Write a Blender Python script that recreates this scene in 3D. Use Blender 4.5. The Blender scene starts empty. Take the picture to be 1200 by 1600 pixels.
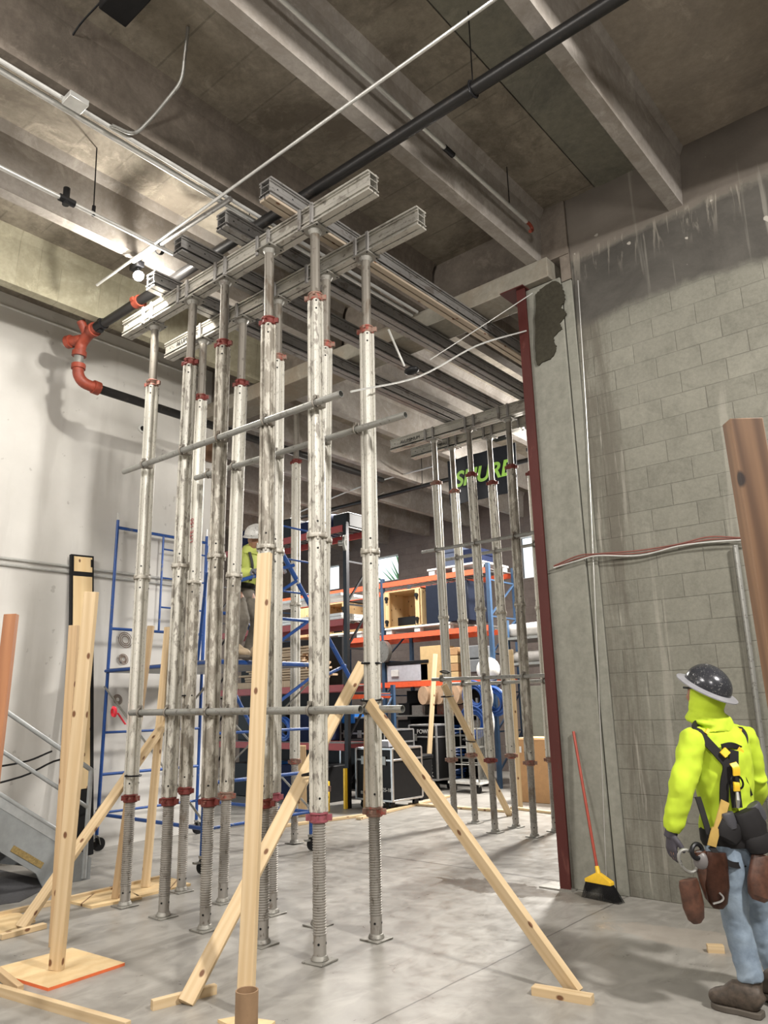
import bpy, math, random
from mathutils import Vector, Matrix, noise
random.seed(7)
C = bpy.context.scene
COL = C.collection
# ---------------------------------------------------------------- camera
cd = bpy.data.cameras.new('camera'); cam = bpy.data.objects.new('camera', cd); COL.objects.link(cam); C.camera = cam
cd.sensor_fit = 'VERTICAL'; cd.sensor_height = 24.0; cd.lens = 24.0*1175.156/1600; cd.clip_start = .05; cd.clip_end = 200
PIT, ROL, YAW = .2513, -.0230, .7012
fw = Vector((-math.sin(YAW), math.cos(YAW), 0)); rt = Vector((math.cos(YAW), math.sin(YAW), 0)); up = Vector((0, 0, 1))
Fv = fw*math.cos(PIT)+up*math.sin(PIT); Uv = -fw*math.sin(PIT)+up*math.cos(PIT)
Rv = rt*math.cos(ROL)+Uv*math.sin(ROL); U2 = -rt*math.sin(ROL)+Uv*math.cos(ROL)
m = Matrix((Rv, U2, -Fv)).transposed().to_4x4(); m.translation = (0, 0, 1.6); cam.matrix_world = m
# ---------------------------------------------------------------- world, lights, exposure
C.view_settings.view_transform = 'Standard'; C.view_settings.look = 'None'; C.view_settings.gamma = 1
C.view_settings.use_curve_mapping = False; C.view_settings.exposure = 0.5
w = bpy.data.worlds.new('world'); C.world = w; w.use_nodes = True
wn = w.node_tree.nodes; wl = w.node_tree.links
bgn = wn['Background']; bgn.inputs[0].default_value = (.80, .93, 1, 1); bgn.inputs[1].default_value = 1.6
def lamp(name, kind, loc, energy, color=(1, 1, 1), size=.3, aim=None, size_y=None, spot=None, blend=.5):
    l = bpy.data.lights.new(name, kind); o = bpy.data.objects.new(name, l); COL.objects.link(o); o.location = loc
    l.energy = energy; l.color = color
    if kind == 'AREA':
        l.size = size
        if size_y: l.shape = 'RECTANGLE'; l.size_y = size_y
    else: l.shadow_soft_size = size
    if spot: l.spot_size = math.radians(spot); l.spot_blend = blend
    if aim is not None:
        o.rotation_euler = (Vector(aim)-Vector(loc)).to_track_quat('-Z', 'Y').to_euler()
    return o
WARM = (1, .955, .89)
lamp('high_bay_light', 'AREA', (2.5, 3.2, 5.9), 400, WARM, .45, (-4.5, 4.2, 1.5))
lamp('high_bay_light', 'AREA', (-3.5, -1.8, 5.8), 200, WARM, 1.2, (-5.5, 4, 0))
lamp('fill_light', 'POINT', (1.0, -1.2, 4.4), 340, WARM, .35)  # added point fill behind the camera to lift the ceiling, no real fixture
lamp('fill_light', 'POINT', (-6.5, -2.5, 4.4), 170, WARM, .35)  # second added ceiling fill, out of view, no fixture modelled
lamp('fill_light', 'POINT', (-4.5, 14.8, 4.6), 170, WARM, .35)  # same added point fill, placed in the far room
lamp('high_bay_light', 'AREA', (-9.5, 10.5, 6.0), 260, WARM, 1.2, (-9, 10.4, 0))
lamp('high_bay_light', 'AREA', (-5.8, 13.4, 6.0), 900, WARM, .8, (-6.2, 9.0, 0))
lamp('high_bay_light', 'AREA', (-13.5, 12, 6.0), 180, WARM, 1.2, (-13, 12, 0))
# ---------------------------------------------------------------- mesh helpers
class MB:
    def __init__(s): s.v = []; s.f = []; s.mi = []; s.cur = 0
    def add(s, vs, fs):
        n = len(s.v); s.v += [tuple(q) for q in vs]; s.f += [tuple(i+n for i in q) for q in fs]; s.mi += [s.cur]*len(fs); return s
    def box(s, c, d, R=None):
        c = Vector(c); h = [k/2 for k in d]; vs = []
        for x in (-1, 1):
            for y in (-1, 1):
                for z in (-1, 1):
                    q = Vector((x*h[0], y*h[1], z*h[2])); vs.append(c+(R @ q if R else q))
        return s.add(vs, [(0, 1, 3, 2), (4, 6, 7, 5), (0, 4, 5, 1), (2, 3, 7, 6), (0, 2, 6, 4), (1, 5, 7, 3)])
    def bb(s, x0, y0, z0, x1, y1, z1): return s.box(((x0+x1)/2, (y0+y1)/2, (z0+z1)/2), (abs(x1-x0), abs(y1-y0), abs(z1-z0)))
    def bar(s, a, b, w, t, u=(0, 0, 1)):
        a = Vector(a); b = Vector(b); z = (b-a); L = z.length; z.normalize(); u = Vector(u)
        x = u.cross(z)
        if x.length < 1e-4: x = Vector((1, 0, 0)).cross(z)
        x.normalize(); y = z.cross(x); R = Matrix((x, y, z)).transposed()
        return s.box((a+b)/2, (w, t, L), R)
    def ex(s, prof, a, b, u=(0, 0, 1)):
        a = Vector(a); b = Vector(b); z = (b-a).normalized(); x = Vector(u).cross(z)
        if x.length < 1e-4: x = Vector((1, 0, 0)).cross(z)
        x.normalize(); y = z.cross(x); n = len(prof)
        vs = [a+x*p[0]+y*p[1] for p in prof]+[b+x*p[0]+y*p[1] for p in prof]
        fs = [(i, (i+1) % n, n+(i+1) % n, n+i) for i in range(n)]+[tuple(range(n-1, -1, -1)), tuple(range(n, 2*n))]
        return s.add(vs, fs)
    def cyl(s, a, b, r0, r1=None, n=14, caps=True):
        return s.loft([a, b], [r0, r0 if r1 is None else r1], n, caps)
    def loft(s, pts, rad, n=14, caps=True, side=None):
        pts = [Vector(q) for q in pts]; k = len(pts); x = None; base = len(s.v); vs = []
        for i, q in enumerate(pts):
            t = (pts[min(i+1, k-1)]-pts[max(i-1, 0)])
            if t.length < 1e-9: t = Vector((0, 0, 1))
            t.normalize()
            if side is not None: x = Vector(side)
            elif x is None: x = t.orthogonal()
            x = x-t*x.dot(t)
            if x.length < 1e-6: x = t.orthogonal()
            x.normalize(); y = t.cross(x); r = rad[i]
            rx, ry = (r if isinstance(r, (tuple, list)) else (r, r))
            for j in range(n):
                a = 2*math.pi*j/n; vs.append(q+x*(rx*math.cos(a))+y*(ry*math.sin(a)))
        fs = []
        for i in range(k-1):
            for j in range(n): fs.append((i*n+j, i*n+(j+1) % n, (i+1)*n+(j+1) % n, (i+1)*n+j))
        if caps: fs += [tuple(range(n-1, -1, -1)), tuple((k-1)*n+j for j in range(n))]
        return s.add(vs, fs)
    def lathe(s, a, axis, prof, n=24):
        a = Vector(a); z = Vector(axis).normalized()
        return s.loft2([a+z*h for r, h in prof], [r for r, h in prof], z, n)
    def loft2(s, pts, rad, z, n):
        x = z.orthogonal().normalized() if abs(z.z) < .95 else Vector((1, 0, 0)); x = (x-z*x.dot(z)).normalized(); y = z.cross(x); vs = []; fs = []
        for q, r in zip(pts, rad):
            for j in range(n):
                t = 2*math.pi*j/n; vs.append(q+x*(r*math.cos(t))+y*(r*math.sin(t)))
        k = len(pts)
        for i in range(k-1):
            for j in range(n): fs.append((i*n+j, i*n+(j+1) % n, (i+1)*n+(j+1) % n, (i+1)*n+j))
        fs += [tuple(range(n-1, -1, -1)), tuple((k-1)*n+j for j in range(n))]
        return s.add(vs, fs)
    def ell(s, c, r, R=None, n=16, k=10):
        c = Vector(c); vs = []; fs = []
        for i in range(1, k):
            ph = math.pi*i/k
            for j in range(n):
                t = 2*math.pi*j/n; q = Vector((r[0]*math.sin(ph)*math.cos(t), r[1]*math.sin(ph)*math.sin(t), r[2]*math.cos(ph))); vs.append(c+(R @ q if R else q))
        e = Vector((0, 0, r[2])); vs += [c+(R @ e if R else e), c-(R @ e if R else e)]; T = len(vs)-2
        for i in range(k-2):
            for j in range(n): fs.append((i*n+j, (i+1)*n+j, (i+1)*n+(j+1) % n, i*n+(j+1) % n))
        for j in range(n): fs.append((T, j, (j+1) % n)); fs.append((T+1, (k-2)*n+(j+1) % n, (k-2)*n+j))
        return s.add(vs, fs)
    def torus(s, c, R, r, axis=(0, 0, 1), n=24, k=8, sq=1.0):
        z = Vector(axis).normalized(); x = z.orthogonal().normalized(); y = z.cross(x)
        pts = [Vector(c)+x*(R*math.cos(2*math.pi*i/n))+y*(R*sq*math.sin(2*math.pi*i/n)) for i in range(n)]
        vs = []; fs = []
        for i in range(n):
            d = (pts[i]-Vector(c)).normalized()
            for j in range(k): a = 2*math.pi*j/k; vs.append(pts[i]+d*(r*math.cos(a))+z*(r*math.sin(a)))
        for i in range(n):
            for j in range(k): fs.append((i*k+j, ((i+1) % n)*k+j, ((i+1) % n)*k+(j+1) % k, i*k+(j+1) % k))
        return s.add(vs, fs)
    def build(s, name, mats, parent=None, smooth=True, ang=35, bevel=0, xf=None):
        me = bpy.data.meshes.new(name); me.from_pydata(s.v, [], s.f)
        if not isinstance(mats, (list, tuple)): mats = [mats]
        for q in mats: me.materials.append(q)
        for p_, i in zip(me.polygons, s.mi): p_.material_index = min(i, len(mats)-1)
        me.update()
        import bmesh
        b = bmesh.new(); b.from_mesh(me); bmesh.ops.recalc_face_normals(b, faces=b.faces); b.to_mesh(me); b.free()
        if smooth:
            for p_ in me.polygons: p_.use_smooth = True
            me.set_sharp_from_angle(angle=math.radians(ang))
        o = bpy.data.objects.new(name, me); COL.objects.link(o)
        if xf is not None: o.matrix_world = xf
        if parent is not None: o.parent = parent
        if bevel:
            mo = o.modifiers.new('bevel', 'BEVEL'); mo.width = bevel; mo.segments = 2; mo.limit_method = 'ANGLE'; mo.angle_limit = math.radians(40)
        return o
def tag(o, label, cat, group=None, kind=None):
    o['label'] = label; o['category'] = cat
    if group: o['group'] = group
    if kind: o['kind'] = kind
    return o
def thing(name, label, cat, loc=(0, 0, 0), group=None, R=None):
    o = bpy.data.objects.new(name, None); COL.objects.link(o); o.empty_display_size = .1
    M = (R.to_4x4() if R else Matrix.Identity(4)); M.translation = Vector(loc); o.matrix_world = M
    return tag(o, label, cat, group)
def struct(name, mb, mat, **k):
    o = mb.build(name, mat, **k); o['kind'] = 'structure'; return o
def axis_frame(a, b, hint=(1, 0, 0)):
    a = Vector(a); b = Vector(b); z = (b-a); L = z.length; z.normalize(); x = Vector(hint); x = (x-z*x.dot(z)).normalized(); y = z.cross(x)
    M = Matrix((x, y, z)).transposed().to_4x4(); M.translation = a
    return M, L
def bez(pts, n=8):
    pts = [Vector(q) for q in pts]; out = []
    P = [pts[0]*2-pts[1]]+pts+[pts[-1]*2-pts[-2]]
    for i in range(1, len(P)-2):
        for k in range(n):
            t = k/n; a, b, c, d = P[i-1:i+3]
            out.append(.5*((2*b)+(c-a)*t+(2*a-5*b+4*c-d)*t*t+(3*b-a-3*c+d)*t**3))
    out.append(pts[-1]); return out
def wire(name, pts, r, mat, parent=None, n=8, k=8):
    q = bez(pts, n); return MB().loft(q, [r]*len(q), k).build(name, mat, parent)
def remesh(o, vox, sm=6, disp=None):
    r = o.modifiers.new('remesh', 'REMESH'); r.mode = 'VOXEL'; r.voxel_size = vox; r.use_smooth_shade = True
    s_ = o.modifiers.new('smooth', 'SMOOTH'); s_.iterations = sm; s_.factor = .5
    return o
def text_mb(txt, size, mat, name, M, parent=None, depth=.002, bold=False, shear=0, sx=1):
    cu = bpy.data.curves.new('txt', 'FONT'); cu.body = txt; cu.size = size; cu.extrude = depth; cu.align_x = 'CENTER'; cu.align_y = 'CENTER'; cu.shear = shear
    if bold: cu.offset = size*.025
    t = bpy.data.objects.new('txt', cu); COL.objects.link(t); bpy.context.view_layer.update()
    me = bpy.data.meshes.new_from_object(t.evaluated_get(bpy.context.evaluated_depsgraph_get()))
    bpy.data.objects.remove(t); me.materials.clear(); me.materials.append(mat)
    o = bpy.data.objects.new(name, me); COL.objects.link(o); o.matrix_world = M @ Matrix.Diagonal((sx, 1, 1, 1))
    if parent is not None: o.parent = parent
    return o
def face_M(c, x, y):
    x = Vector(x).normalized(); y = Vector(y); y = (y-x*y.dot(x)).normalized(); z = x.cross(y)
    M = Matrix((x, y, z)).transposed().to_4x4(); M.translation = Vector(c); return M
# ---------------------------------------------------------------- materials
MATS = {}
class NT:
    def __init__(s, name):
        s.m = bpy.data.materials.new(name); s.m.use_nodes = True; s.t = s.m.node_tree; s.b = s.t.nodes['Principled BSDF']
        s.tc = s.t.nodes.new('ShaderNodeTexCoord')
    def n(s, ty, **k):
        q = s.t.nodes.new(ty)
        for a, b in k.items(): setattr(q, a, b)
        return q
    def l(s, a, b): s.t.links.new(a, b)
    def mp(s, sc=(1, 1, 1), rot=(0, 0, 0), src='Object'):
        q = s.n('ShaderNodeMapping'); q.inputs['Scale'].default_value = sc; q.inputs['Rotation'].default_value = rot; s.l(s.tc.outputs[src], q.inputs[0]); return q.outputs[0]
    def noise(s, vec, scale, det=5, rough=.6, dist=0):
        q = s.n('ShaderNodeTexNoise'); q.inputs['Scale'].default_value = scale; q.inputs['Detail'].default_value = det; q.inputs['Roughness'].default_value = rough; q.inputs['Distortion'].default_value = dist
        s.l(vec, q.inputs['Vector']); return q.outputs['Fac']
    def ramp(s, f, stops, interp='LINEAR'):
        q = s.n('ShaderNodeValToRGB'); q.color_ramp.interpolation = interp; e = q.color_ramp.elements
        while len(e) < len(stops): e.new(.5)
        for el, (p, c) in zip(e, stops): el.position = p; el.color = (*c, 1) if len(c) == 3 else c
        s.l(f, q.inputs[0]); return q.outputs[0]
    def mix(s, f, a, b, mode='MIX'):
        q = s.n('ShaderNodeMix', data_type='RGBA', blend_type=mode)
        for i, v in ((0, f), (6, a), (7, b)):
            if isinstance(v, (int, float)): q.inputs[i].default_value = v
            elif isinstance(v, tuple): q.inputs[i].default_value = (*v, 1)
            else: s.l(v, q.inputs[i])
        return q.outputs[2]
    def math(s, op, a, b=0, c=None):
        q = s.n('ShaderNodeMath', operation=op)
        for i, v in ((0, a), (1, b), (2, c)):
            if v is None: continue
            if isinstance(v, (int, float)): q.inputs[i].default_value = v
            else: s.l(v, q.inputs[i])
        return q.outputs[0]
    def sep(s, vec):
        q = s.n('ShaderNodeSeparateXYZ'); s.l(vec, q.inputs[0]); return q.outputs
    def comb(s, x, y, z):
        q = s.n('ShaderNodeCombineXYZ')
        for i, v in enumerate((x, y, z)):
            if isinstance(v, (int, float)): q.inputs[i].default_value = v
            else: s.l(v, q.inputs[i])
        return q.outputs[0]
    def bump(s, h, st=.3, d=.01):
        q = s.n('ShaderNodeBump'); q.inputs['Strength'].default_value = st; q.inputs['Distance'].default_value = d; s.l(h, q.inputs['Height']); s.l(q.outputs[0], s.b.inputs['Normal'])
    def out(s, col, rough=.6, metal=0):
        if isinstance(col, tuple): s.b.inputs['Base Color'].default_value = (*col, 1)
        else: s.l(col, s.b.inputs['Base Color'])
        if isinstance(rough, (int, float)): s.b.inputs['Roughness'].default_value = rough
        else: s.l(rough, s.b.inputs['Roughness'])
        s.b.inputs['Metallic'].default_value = metal; return s.m
def plain(name, c, rough=.5, metal=0, var=.12, sc=12, bump=.05):
    if name in MATS: return MATS[name]
    t = NT(name); v = t.mp(); f = t.noise(v, sc, 4)
    lo = tuple(k*(1-var) for k in c); hi = tuple(min(1, k*(1+var)) for k in c)
    m_ = t.out(t.ramp(f, [(.3, lo), (.7, hi)]), rough, metal)
    if max(c) < .06: t.b.inputs['Specular IOR Level'].default_value = .2
    if bump: t.bump(f, bump, .003)
    MATS[name] = m_; return m_
def worn(name, base, wear, thr=.55, rough=.5, metal=0, sc=9, stretch=.18, wide=.06):
    """painted or cast metal with elongated worn patches"""
    t = NT(name); v = t.mp((1, 1, max(stretch, .4))); ri = t.n('ShaderNodeObjectInfo').outputs['Random']
    va = t.n('ShaderNodeVectorMath', operation='ADD'); t.l(v, va.inputs[0]); t.l(t.comb(t.math('MULTIPLY', ri, 37.), 0, t.math('MULTIPLY', ri, 11.)), va.inputs[1]); v = va.outputs[0]
    f = t.noise(v, sc, 6, .65, .4); f2 = t.noise(v, sc*5, 4, .6)
    k = t.ramp(f, [(thr-wide/2, (0, 0, 0)), (thr+wide/2, (1, 1, 1))]); k2 = t.ramp(f2, [(.60, (0, 0, 0)), (.66, (1, 1, 1))])
    c = t.mix(t.ramp(t.noise(v, 3, 3), [(.3, (0, 0, 0)), (.7, (1, 1, 1))]), base, tuple(x*.78 for x in base))
    c = t.mix(k, c, wear); c = t.mix(t.math('MULTIPLY', k2, .75), c, tuple(x*.6 for x in wear))
    m_ = t.out(c, rough, metal); t.bump(f, .25, .004); return m_
def concrete(name, a, b, sc=1.2, streak=(1, 1, 1), boards=None, rough=.85, bump=.3, dark=None, crack=False):
    t = NT(name); v = t.mp(streak); f = t.noise(v, sc, 8, .65, .3); g = t.noise(t.mp(), 14, 6, .7)
    c = t.ramp(f, [(.25, a), (.75, b)]); c = t.mix(.35, c, t.ramp(g, [(.3, tuple(x*.7 for x in a)), (.7, tuple(min(1, x*1.15) for x in b))]))
    if boards:
        ax, wd = boards; s_ = t.sep(t.tc.outputs['Object']); q = t.math('FRACT', t.math('DIVIDE', s_[ax], wd))
        ln = t.math('LESS_THAN', t.math('ABSOLUTE', t.math('SUBTRACT', q, .5)), .02)
        brk = t.ramp(t.noise(t.mp((2, 2, 2)), 1.3, 3), [(.42, (0, 0, 0)), (.55, (1, 1, 1))])
        c = t.mix(t.math('MULTIPLY', t.math('MULTIPLY', ln, brk), .45), c, tuple(x*.45 for x in a))
    if dark:
        k = t.ramp(t.noise(t.mp((1, 1, 1)), .9, 8, .75, .4), [(.44, (0, 0, 0)), (.60, (1, 1, 1))]); c = t.mix(t.math('MULTIPLY', k, .7), c, dark)
        k = t.ramp(t.noise(t.mp((1, 1, 1)), 3.2, 6, .75, .6), [(.56, (0, 0, 0)), (.66, (1, 1, 1))]); c = t.mix(t.math('MULTIPLY', k, .35), c, tuple(min(1, x*1.35) for x in b))
    m_ = t.out(c, rough); t.bump(g, bump, .006); MATS[name] = m_; return m_
def wood(name, a, b, knot=(.16, .07, .03), sc=1.0):
    t = NT(name); ri = t.n('ShaderNodeObjectInfo').outputs['Random']
    v = t.mp((1, 1, .07)); va = t.n('ShaderNodeVectorMath', operation='ADD'); t.l(v, va.inputs[0]); t.l(t.comb(t.math('MULTIPLY', ri, 23.), t.math('MULTIPLY', ri, 7.), t.math('MULTIPLY', ri, 3.)), va.inputs[1]); v = va.outputs[0]
    wv = t.n('ShaderNodeTexWave', wave_type='BANDS', bands_direction='X'); wv.inputs['Scale'].default_value = 7*sc; wv.inputs['Distortion'].default_value = 9; wv.inputs['Detail'].default_value = 3; wv.inputs['Detail Scale'].default_value = 1.2; t.l(v, wv.inputs['Vector'])
    f = t.noise(v, 30, 5, .6); c = t.mix(t.math('ADD', t.math('MULTIPLY', wv.outputs['Fac'], .6), .2), a, b); c = t.mix(t.math('MULTIPLY', f, .5), c, tuple(x*.72 for x in a))
    s3 = t.sep(t.mp((1, 1, .62))); v2 = t.comb(t.math('ADD', s3[0], s3[1]), s3[2], 0); vb = t.n('ShaderNodeVectorMath', operation='ADD'); t.l(v2, vb.inputs[0]); t.l(t.comb(t.math('MULTIPLY', ri, 9.), t.math('MULTIPLY', ri, 5.), 0), vb.inputs[1])
    vo = t.n('ShaderNodeTexVoronoi', voronoi_dimensions='2D'); vo.inputs['Scale'].default_value = 4.6; t.l(vb.outputs[0], vo.inputs['Vector'])
    k = t.ramp(vo.outputs['Distance'], [(.045, (1, 1, 1)), (.075, (0, 0, 0))]); c = t.mix(k, c, knot)
    k3 = t.ramp(t.noise(v, 3.5, 3), [(.6, (0, 0, 0)), (.75, (1, 1, 1))]); c = t.mix(t.math('MULTIPLY', k3, .35), c, tuple(x*.6 for x in a))
    m_ = t.out(c, .62); t.bump(f, .12, .002); MATS[name] = m_; return m_

M_nail = wood('nailer_wood', (.36, .29, .22), (.52, .44, .34)); M_pine = wood('pine', (.58, .42, .235), (.73, .575, .37)); M_pine2 = wood('pine_old', (.50, .34, .185), (.64, .47, .28)); M_red = wood('cedar', (.30, .12, .05), (.44, .20, .09))
M_rough = wood('rough_wood', (.075, .035, .018), (.30, .17, .09), knot=(.02, .01, .008), sc=1.1); M_ply = wood('plywood', (.70, .50, .26), (.80, .62, .36), sc=.3)
M_white = worn('worn_white_metal', (.64, .62, .555), (.27, .25, .22), .565, .45, .15, 22)
M_white2 = worn('clean_white_metal', (.68, .66, .595), (.34, .32, .28), .63, .42, .15, 20)
M_dirty = worn('cement_splashed_metal', (.56, .53, .465), (.28, .255, .215), .50, .5, .15, 16)
M_screw = worn('galvanized_screw', (.37, .35, .32), (.22, .185, .15), .6, .5, .4, 7, .3)
M_inner = worn('inner_tube_metal', (.235, .215, .185), (.13, .105, .08), .58, .5, .4, 6, .4)
M_alu = worn('aluminium_beam', (.52, .50, .45), (.26, .24, .21), .60, .42, .35, 6, .6)
M_alud = worn('aluminium_beam_dark', (.33, .32, .31), (.20, .18, .165), .60, .42, .45, 5, .6)
M_plate = worn('steel_plate', (.33, .32, .29), (.19, .17, .15), .6, .5, .4, 8, 1)
M_nut = worn('red_painted_nut', (.17, .028, .022), (.23, .12, .09), .60, .6, .1, 14, 1)
M_pink = worn('pink_painted_nut', (.33, .085, .11), (.22, .10, .09), .62, .6, .1, 14, 1)
M_rust = worn('rusty_nut', (.27, .17, .13), (.30, .08, .06), .55, .65, .2, 14, 1)
M_galv = worn('galvanized_tube', (.36, .36, .34), (.22, .21, .19), .62, .4, .6, 6, 1)
M_black = plain('black_plastic', (.012, .012, .013), .45); M_blackm = plain('black_steel', (.02, .02, .022), .35, .5)
M_pipe = worn('black_iron_pipe', (.022, .021, .021), (.055, .045, .04), .64, .38, .4, 6, 1)
M_orange = plain('orange_red_coupling', (.23, .04, .02), .55, 0, .3)
M_blue = worn('blue_scaffold_paint', (.02, .085, .33), (.14, .17, .22), .64, .4, .1, 12, 1)
M_rackor = plain('orange_rack_paint', (.85, .13, .05), .4, 0, .1); M_rackbl = plain('dark_blue_rack_paint', (.04, .08, .15), .4, .1); M_deck = plain('wire_deck', (.20, .19, .18), .5, .4)
M_redrack = plain('dark_red_rack_paint', (.28, .025, .02), .45)
M_grey = plain('grey_stair_paint', (.28, .30, .31), .45, .1, .1); M_hand = plain('grey_rail_paint', (.38, .40, .41), .4, .2)
M_bright = plain('bright_conduit', (.62, .62, .60), .35, .6, .1); M_cond = plain('wall_conduit', (.55, .55, .53), .5, .3)
M_maroon = worn('maroon_primer_steel', (.082, .015, .012), (.12, .035, .028), .66, .55, .1, 5, .5)
M_mortar = plain('wet_mortar', (.043, .039, .028), .8, 0, .2, 30, .3)
M_card = plain('cardboard', (.46, .27, .13), .8, 0, .08); M_card2 = plain('pale_cardboard', (.62, .44, .22), .8, 0, .08); M_kraft = plain('kraft_tube', (.27, .17, .095), .75, 0, .12)
M_whitepl = plain('white_plastic', (.72, .72, .70), .4); M_yel = plain('yellow_plastic', (.80, .50, .03), .45); M_steelb = plain('bright_steel', (.60, .60, .60), .3, .8)
M_navy = plain('navy_fabric', (.008, .013, .04), .8); M_bluepl = plain('blue_plastic', (.01, .12, .42), .4); M_cable = plain('blue_cable', (.02, .07, .26), .4); M_cablew = plain('white_cable', (.7, .7, .68), .4)
M_tan = plain('tan_felt', (.50, .34, .22), .8); M_greyplast = plain('grey_crate_plastic', (.50, .50, .55), .45)
M_redtape = plain('red_flag_tape', (.75, .03, .06), .5); M_strap = plain('black_strap', (.01, .01, .012), .5)
M_birch = wood('birch_ply', (.72, .47, .22), (.82, .60, .34), sc=.4)
M_lumber = wood('stacked_lumber', (.36, .24, .14), (.58, .42, .27))
# ---------------------------------------------------------------- structure
WX, WY, ZS, ZB = -9.05, 6.57, 6.73, 6.10
# floor
t = NT('floor_concrete'); v = t.mp(); s_ = t.sep(t.tc.outputs['Object'])
f = t.noise(v, .8, 8, .65, .5); g = t.noise(v, 6, 6, .7, .6); h = t.noise(t.mp((3, 1, 1), (0, 0, .5)), 1.6, 7, .7, 1.2)
c = t.ramp(f, [(.25, (.20, .19, .172)), (.75, (.37, .355, .33))]); c = t.mix(.45, c, t.ramp(g, [(.3, (.16, .15, .137)), (.7, (.40, .385, .355))]))
c = t.mix(t.math('MULTIPLY', t.ramp(h, [(.50, (0, 0, 0)), (.60, (1, 1, 1))]), .30), c, (.43, .415, .385))
def line(ax, pos, wdt, amp=.03):
    wob = t.math('MULTIPLY', t.math('SUBTRACT', t.noise(v, 2.5, 4), .5), amp)
    return t.math('LESS_THAN', t.math('ABSOLUTE', t.math('ADD', t.math('SUBTRACT', s_[ax], pos), wob)), wdt)
for ax, pos, wdt in ((0, -2.96, .006), (1, 6.75, .014), (0, -8.0, .006), (1, 1.4, .006)):
    c = t.mix(t.math('MULTIPLY', line(ax, pos, wdt), .7), c, (.06, .055, .05))
def blot(x, y, rx, ry, col, k, sharp=.5):
    dx = t.math('DIVIDE', t.math('SUBTRACT', s_[0], x), rx); dy = t.math('DIVIDE', t.math('SUBTRACT', s_[1], y), ry)
    d = t.math('ADD', t.math('ADD', t.math('MULTIPLY', dx, dx), t.math('MULTIPLY', dy, dy)), t.math('MULTIPLY', t.math('SUBTRACT', g, .5), 2.4))
    return t.mix(t.math('MULTIPLY', t.ramp(d, [(.8, (1, 1, 1)), (1.05, (0, 0, 0))]), k), c, col)
c = blot(-4.05, 6.22, .60, .24, (.085, .068, .05), .85)
c = blot(-3.3, 6.3, .35, .2, (.14, .12, .095), .6)
c = blot(-1.95, 5.7, .8, .25, (.40, .35, .30), .5)
rgh = t.ramp(g, [(.3, (.26, .26, .26)), (.7, (.50, .50, .50))])
m_floor = t.out(c, rgh); t.bump(g, .12, .004)
struct('floor', MB().bb(-18, -6, -.2, 6, 16.8, 0), m_floor)
# ceiling slab and double tee stems
m_slab = concrete('slab_concrete', (.18, .157, .122), (.33, .293, .235), 1.0, (1, .5, 1), boards=(1, .42), dark=(.10, .08, .06))
m_slab2 = concrete('slab_concrete_smooth', (.24, .205, .165), (.37, .32, .262), .8, dark=(.19, .165, .14))
m_slab3 = concrete('slab_concrete_greenish', (.16, .155, .12), (.26, .25, .205), .9, dark=(.10, .10, .085))
m_stem = concrete('stem_concrete', (.25, .225, .20), (.40, .37, .34), 1.5, (1, .4, 1), dark=(.20, .17, .14))
m_stem_dk = concrete('stem_concrete_stained', (.13, .105, .085), (.25, .215, .18), 1.6, (1, 3, .5), dark=(.09, .075, .06))
m_stem_gr = concrete('stem_concrete_green', (.30, .28, .20), (.44, .41, .31), 1.6, (1, 3, .4), boards=(1, .24), dark=(.24, .22, .15))
b = MB(); b.bb(-18, -6, ZS, -5.55, 16.8, ZS+.2); b.bb(-5.54, -6, ZS, -2.61, WY+.4, ZS+.2); b.bb(-5.54, WY+.4, ZS, -2.61, 16.8, ZS+.2)
struct('ceiling', b, m_slab)
struct('ceiling', MB().bb(-2.59, -6, ZS-.015, -1.80, 16.8, ZS+.2), m_slab3)
struct('ceiling', MB().bb(-1.80, -6, ZS-.015, 6, 16.8, ZS+.2), m_slab2)
def stem(x, n, mat, y0=-6, y1=16.6, z0=ZB, w0=.065, w1=.10):
    pr = [(-w0, z0-6), (w0, z0-6), (w1, ZS-.10-6), (w1+.05, ZS-6), (-w1-.05, ZS-6), (-w1, ZS-.10-6)]
    bm_ = MB(); nn = len(pr); vs = [(x+p_[0], y0, p_[1]+6) for p_ in pr]+[(x+p_[0], y1, p_[1]+6) for p_ in pr]
    bm_.add(vs, [(i, (i+1) % nn, nn+(i+1) % nn, nn+i) for i in range(nn)]+[tuple(range(nn-1, -1, -1)), tuple(range(nn, 2*nn))])
    return struct('trim_%d' % n, bm_, mat, ang=20)
k = 1
for x, mt in ((1.12, m_stem), (-.36, m_stem), (-1.84, m_stem), (-3.32, m_stem), (-4.80, m_stem_dk), (-6.28, m_stem), (-7.76, m_stem_gr)):
    stem(x, k, mt, y1=WY); k += 1
for i in range(10): stem(-1.84-1.48*i, k, m_stem if i > 2 else m_stem_dk, y0=WY+.35); k += 1
# white wall on the left
t = NT('white_wall_paint'); s_ = t.sep(t.tc.outputs['Object']); v = t.mp(); f = t.noise(v, 1.1, 6, .6); g = t.noise(v, 22, 4, .7)
c = t.ramp(f, [(.3, (.60, .585, .555)), (.7, (.70, .685, .655))]); sm = t.noise(t.mp((1, 2.5, .35)), 1.3, 4, .5)
c = t.mix(t.math('MULTIPLY', t.ramp(sm, [(.56, (0, 0, 0)), (.66, (1, 1, 1))]), .28), c, (.45, .43, .40))
sp = t.ramp(t.noise(v, 9, 3, .5), [(.70, (0, 0, 0)), (.73, (1, 1, 1))]); c = t.mix(t.math('MULTIPLY', sp, .4), c, (.30, .28, .26))
m_wall = t.out(c, .55); t.bump(g, .08, .003)
b = MB(); b.bb(WX-.3, -6, 0, WX, WY+.3, ZS)
struct('wall_left', b, m_wall)
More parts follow.
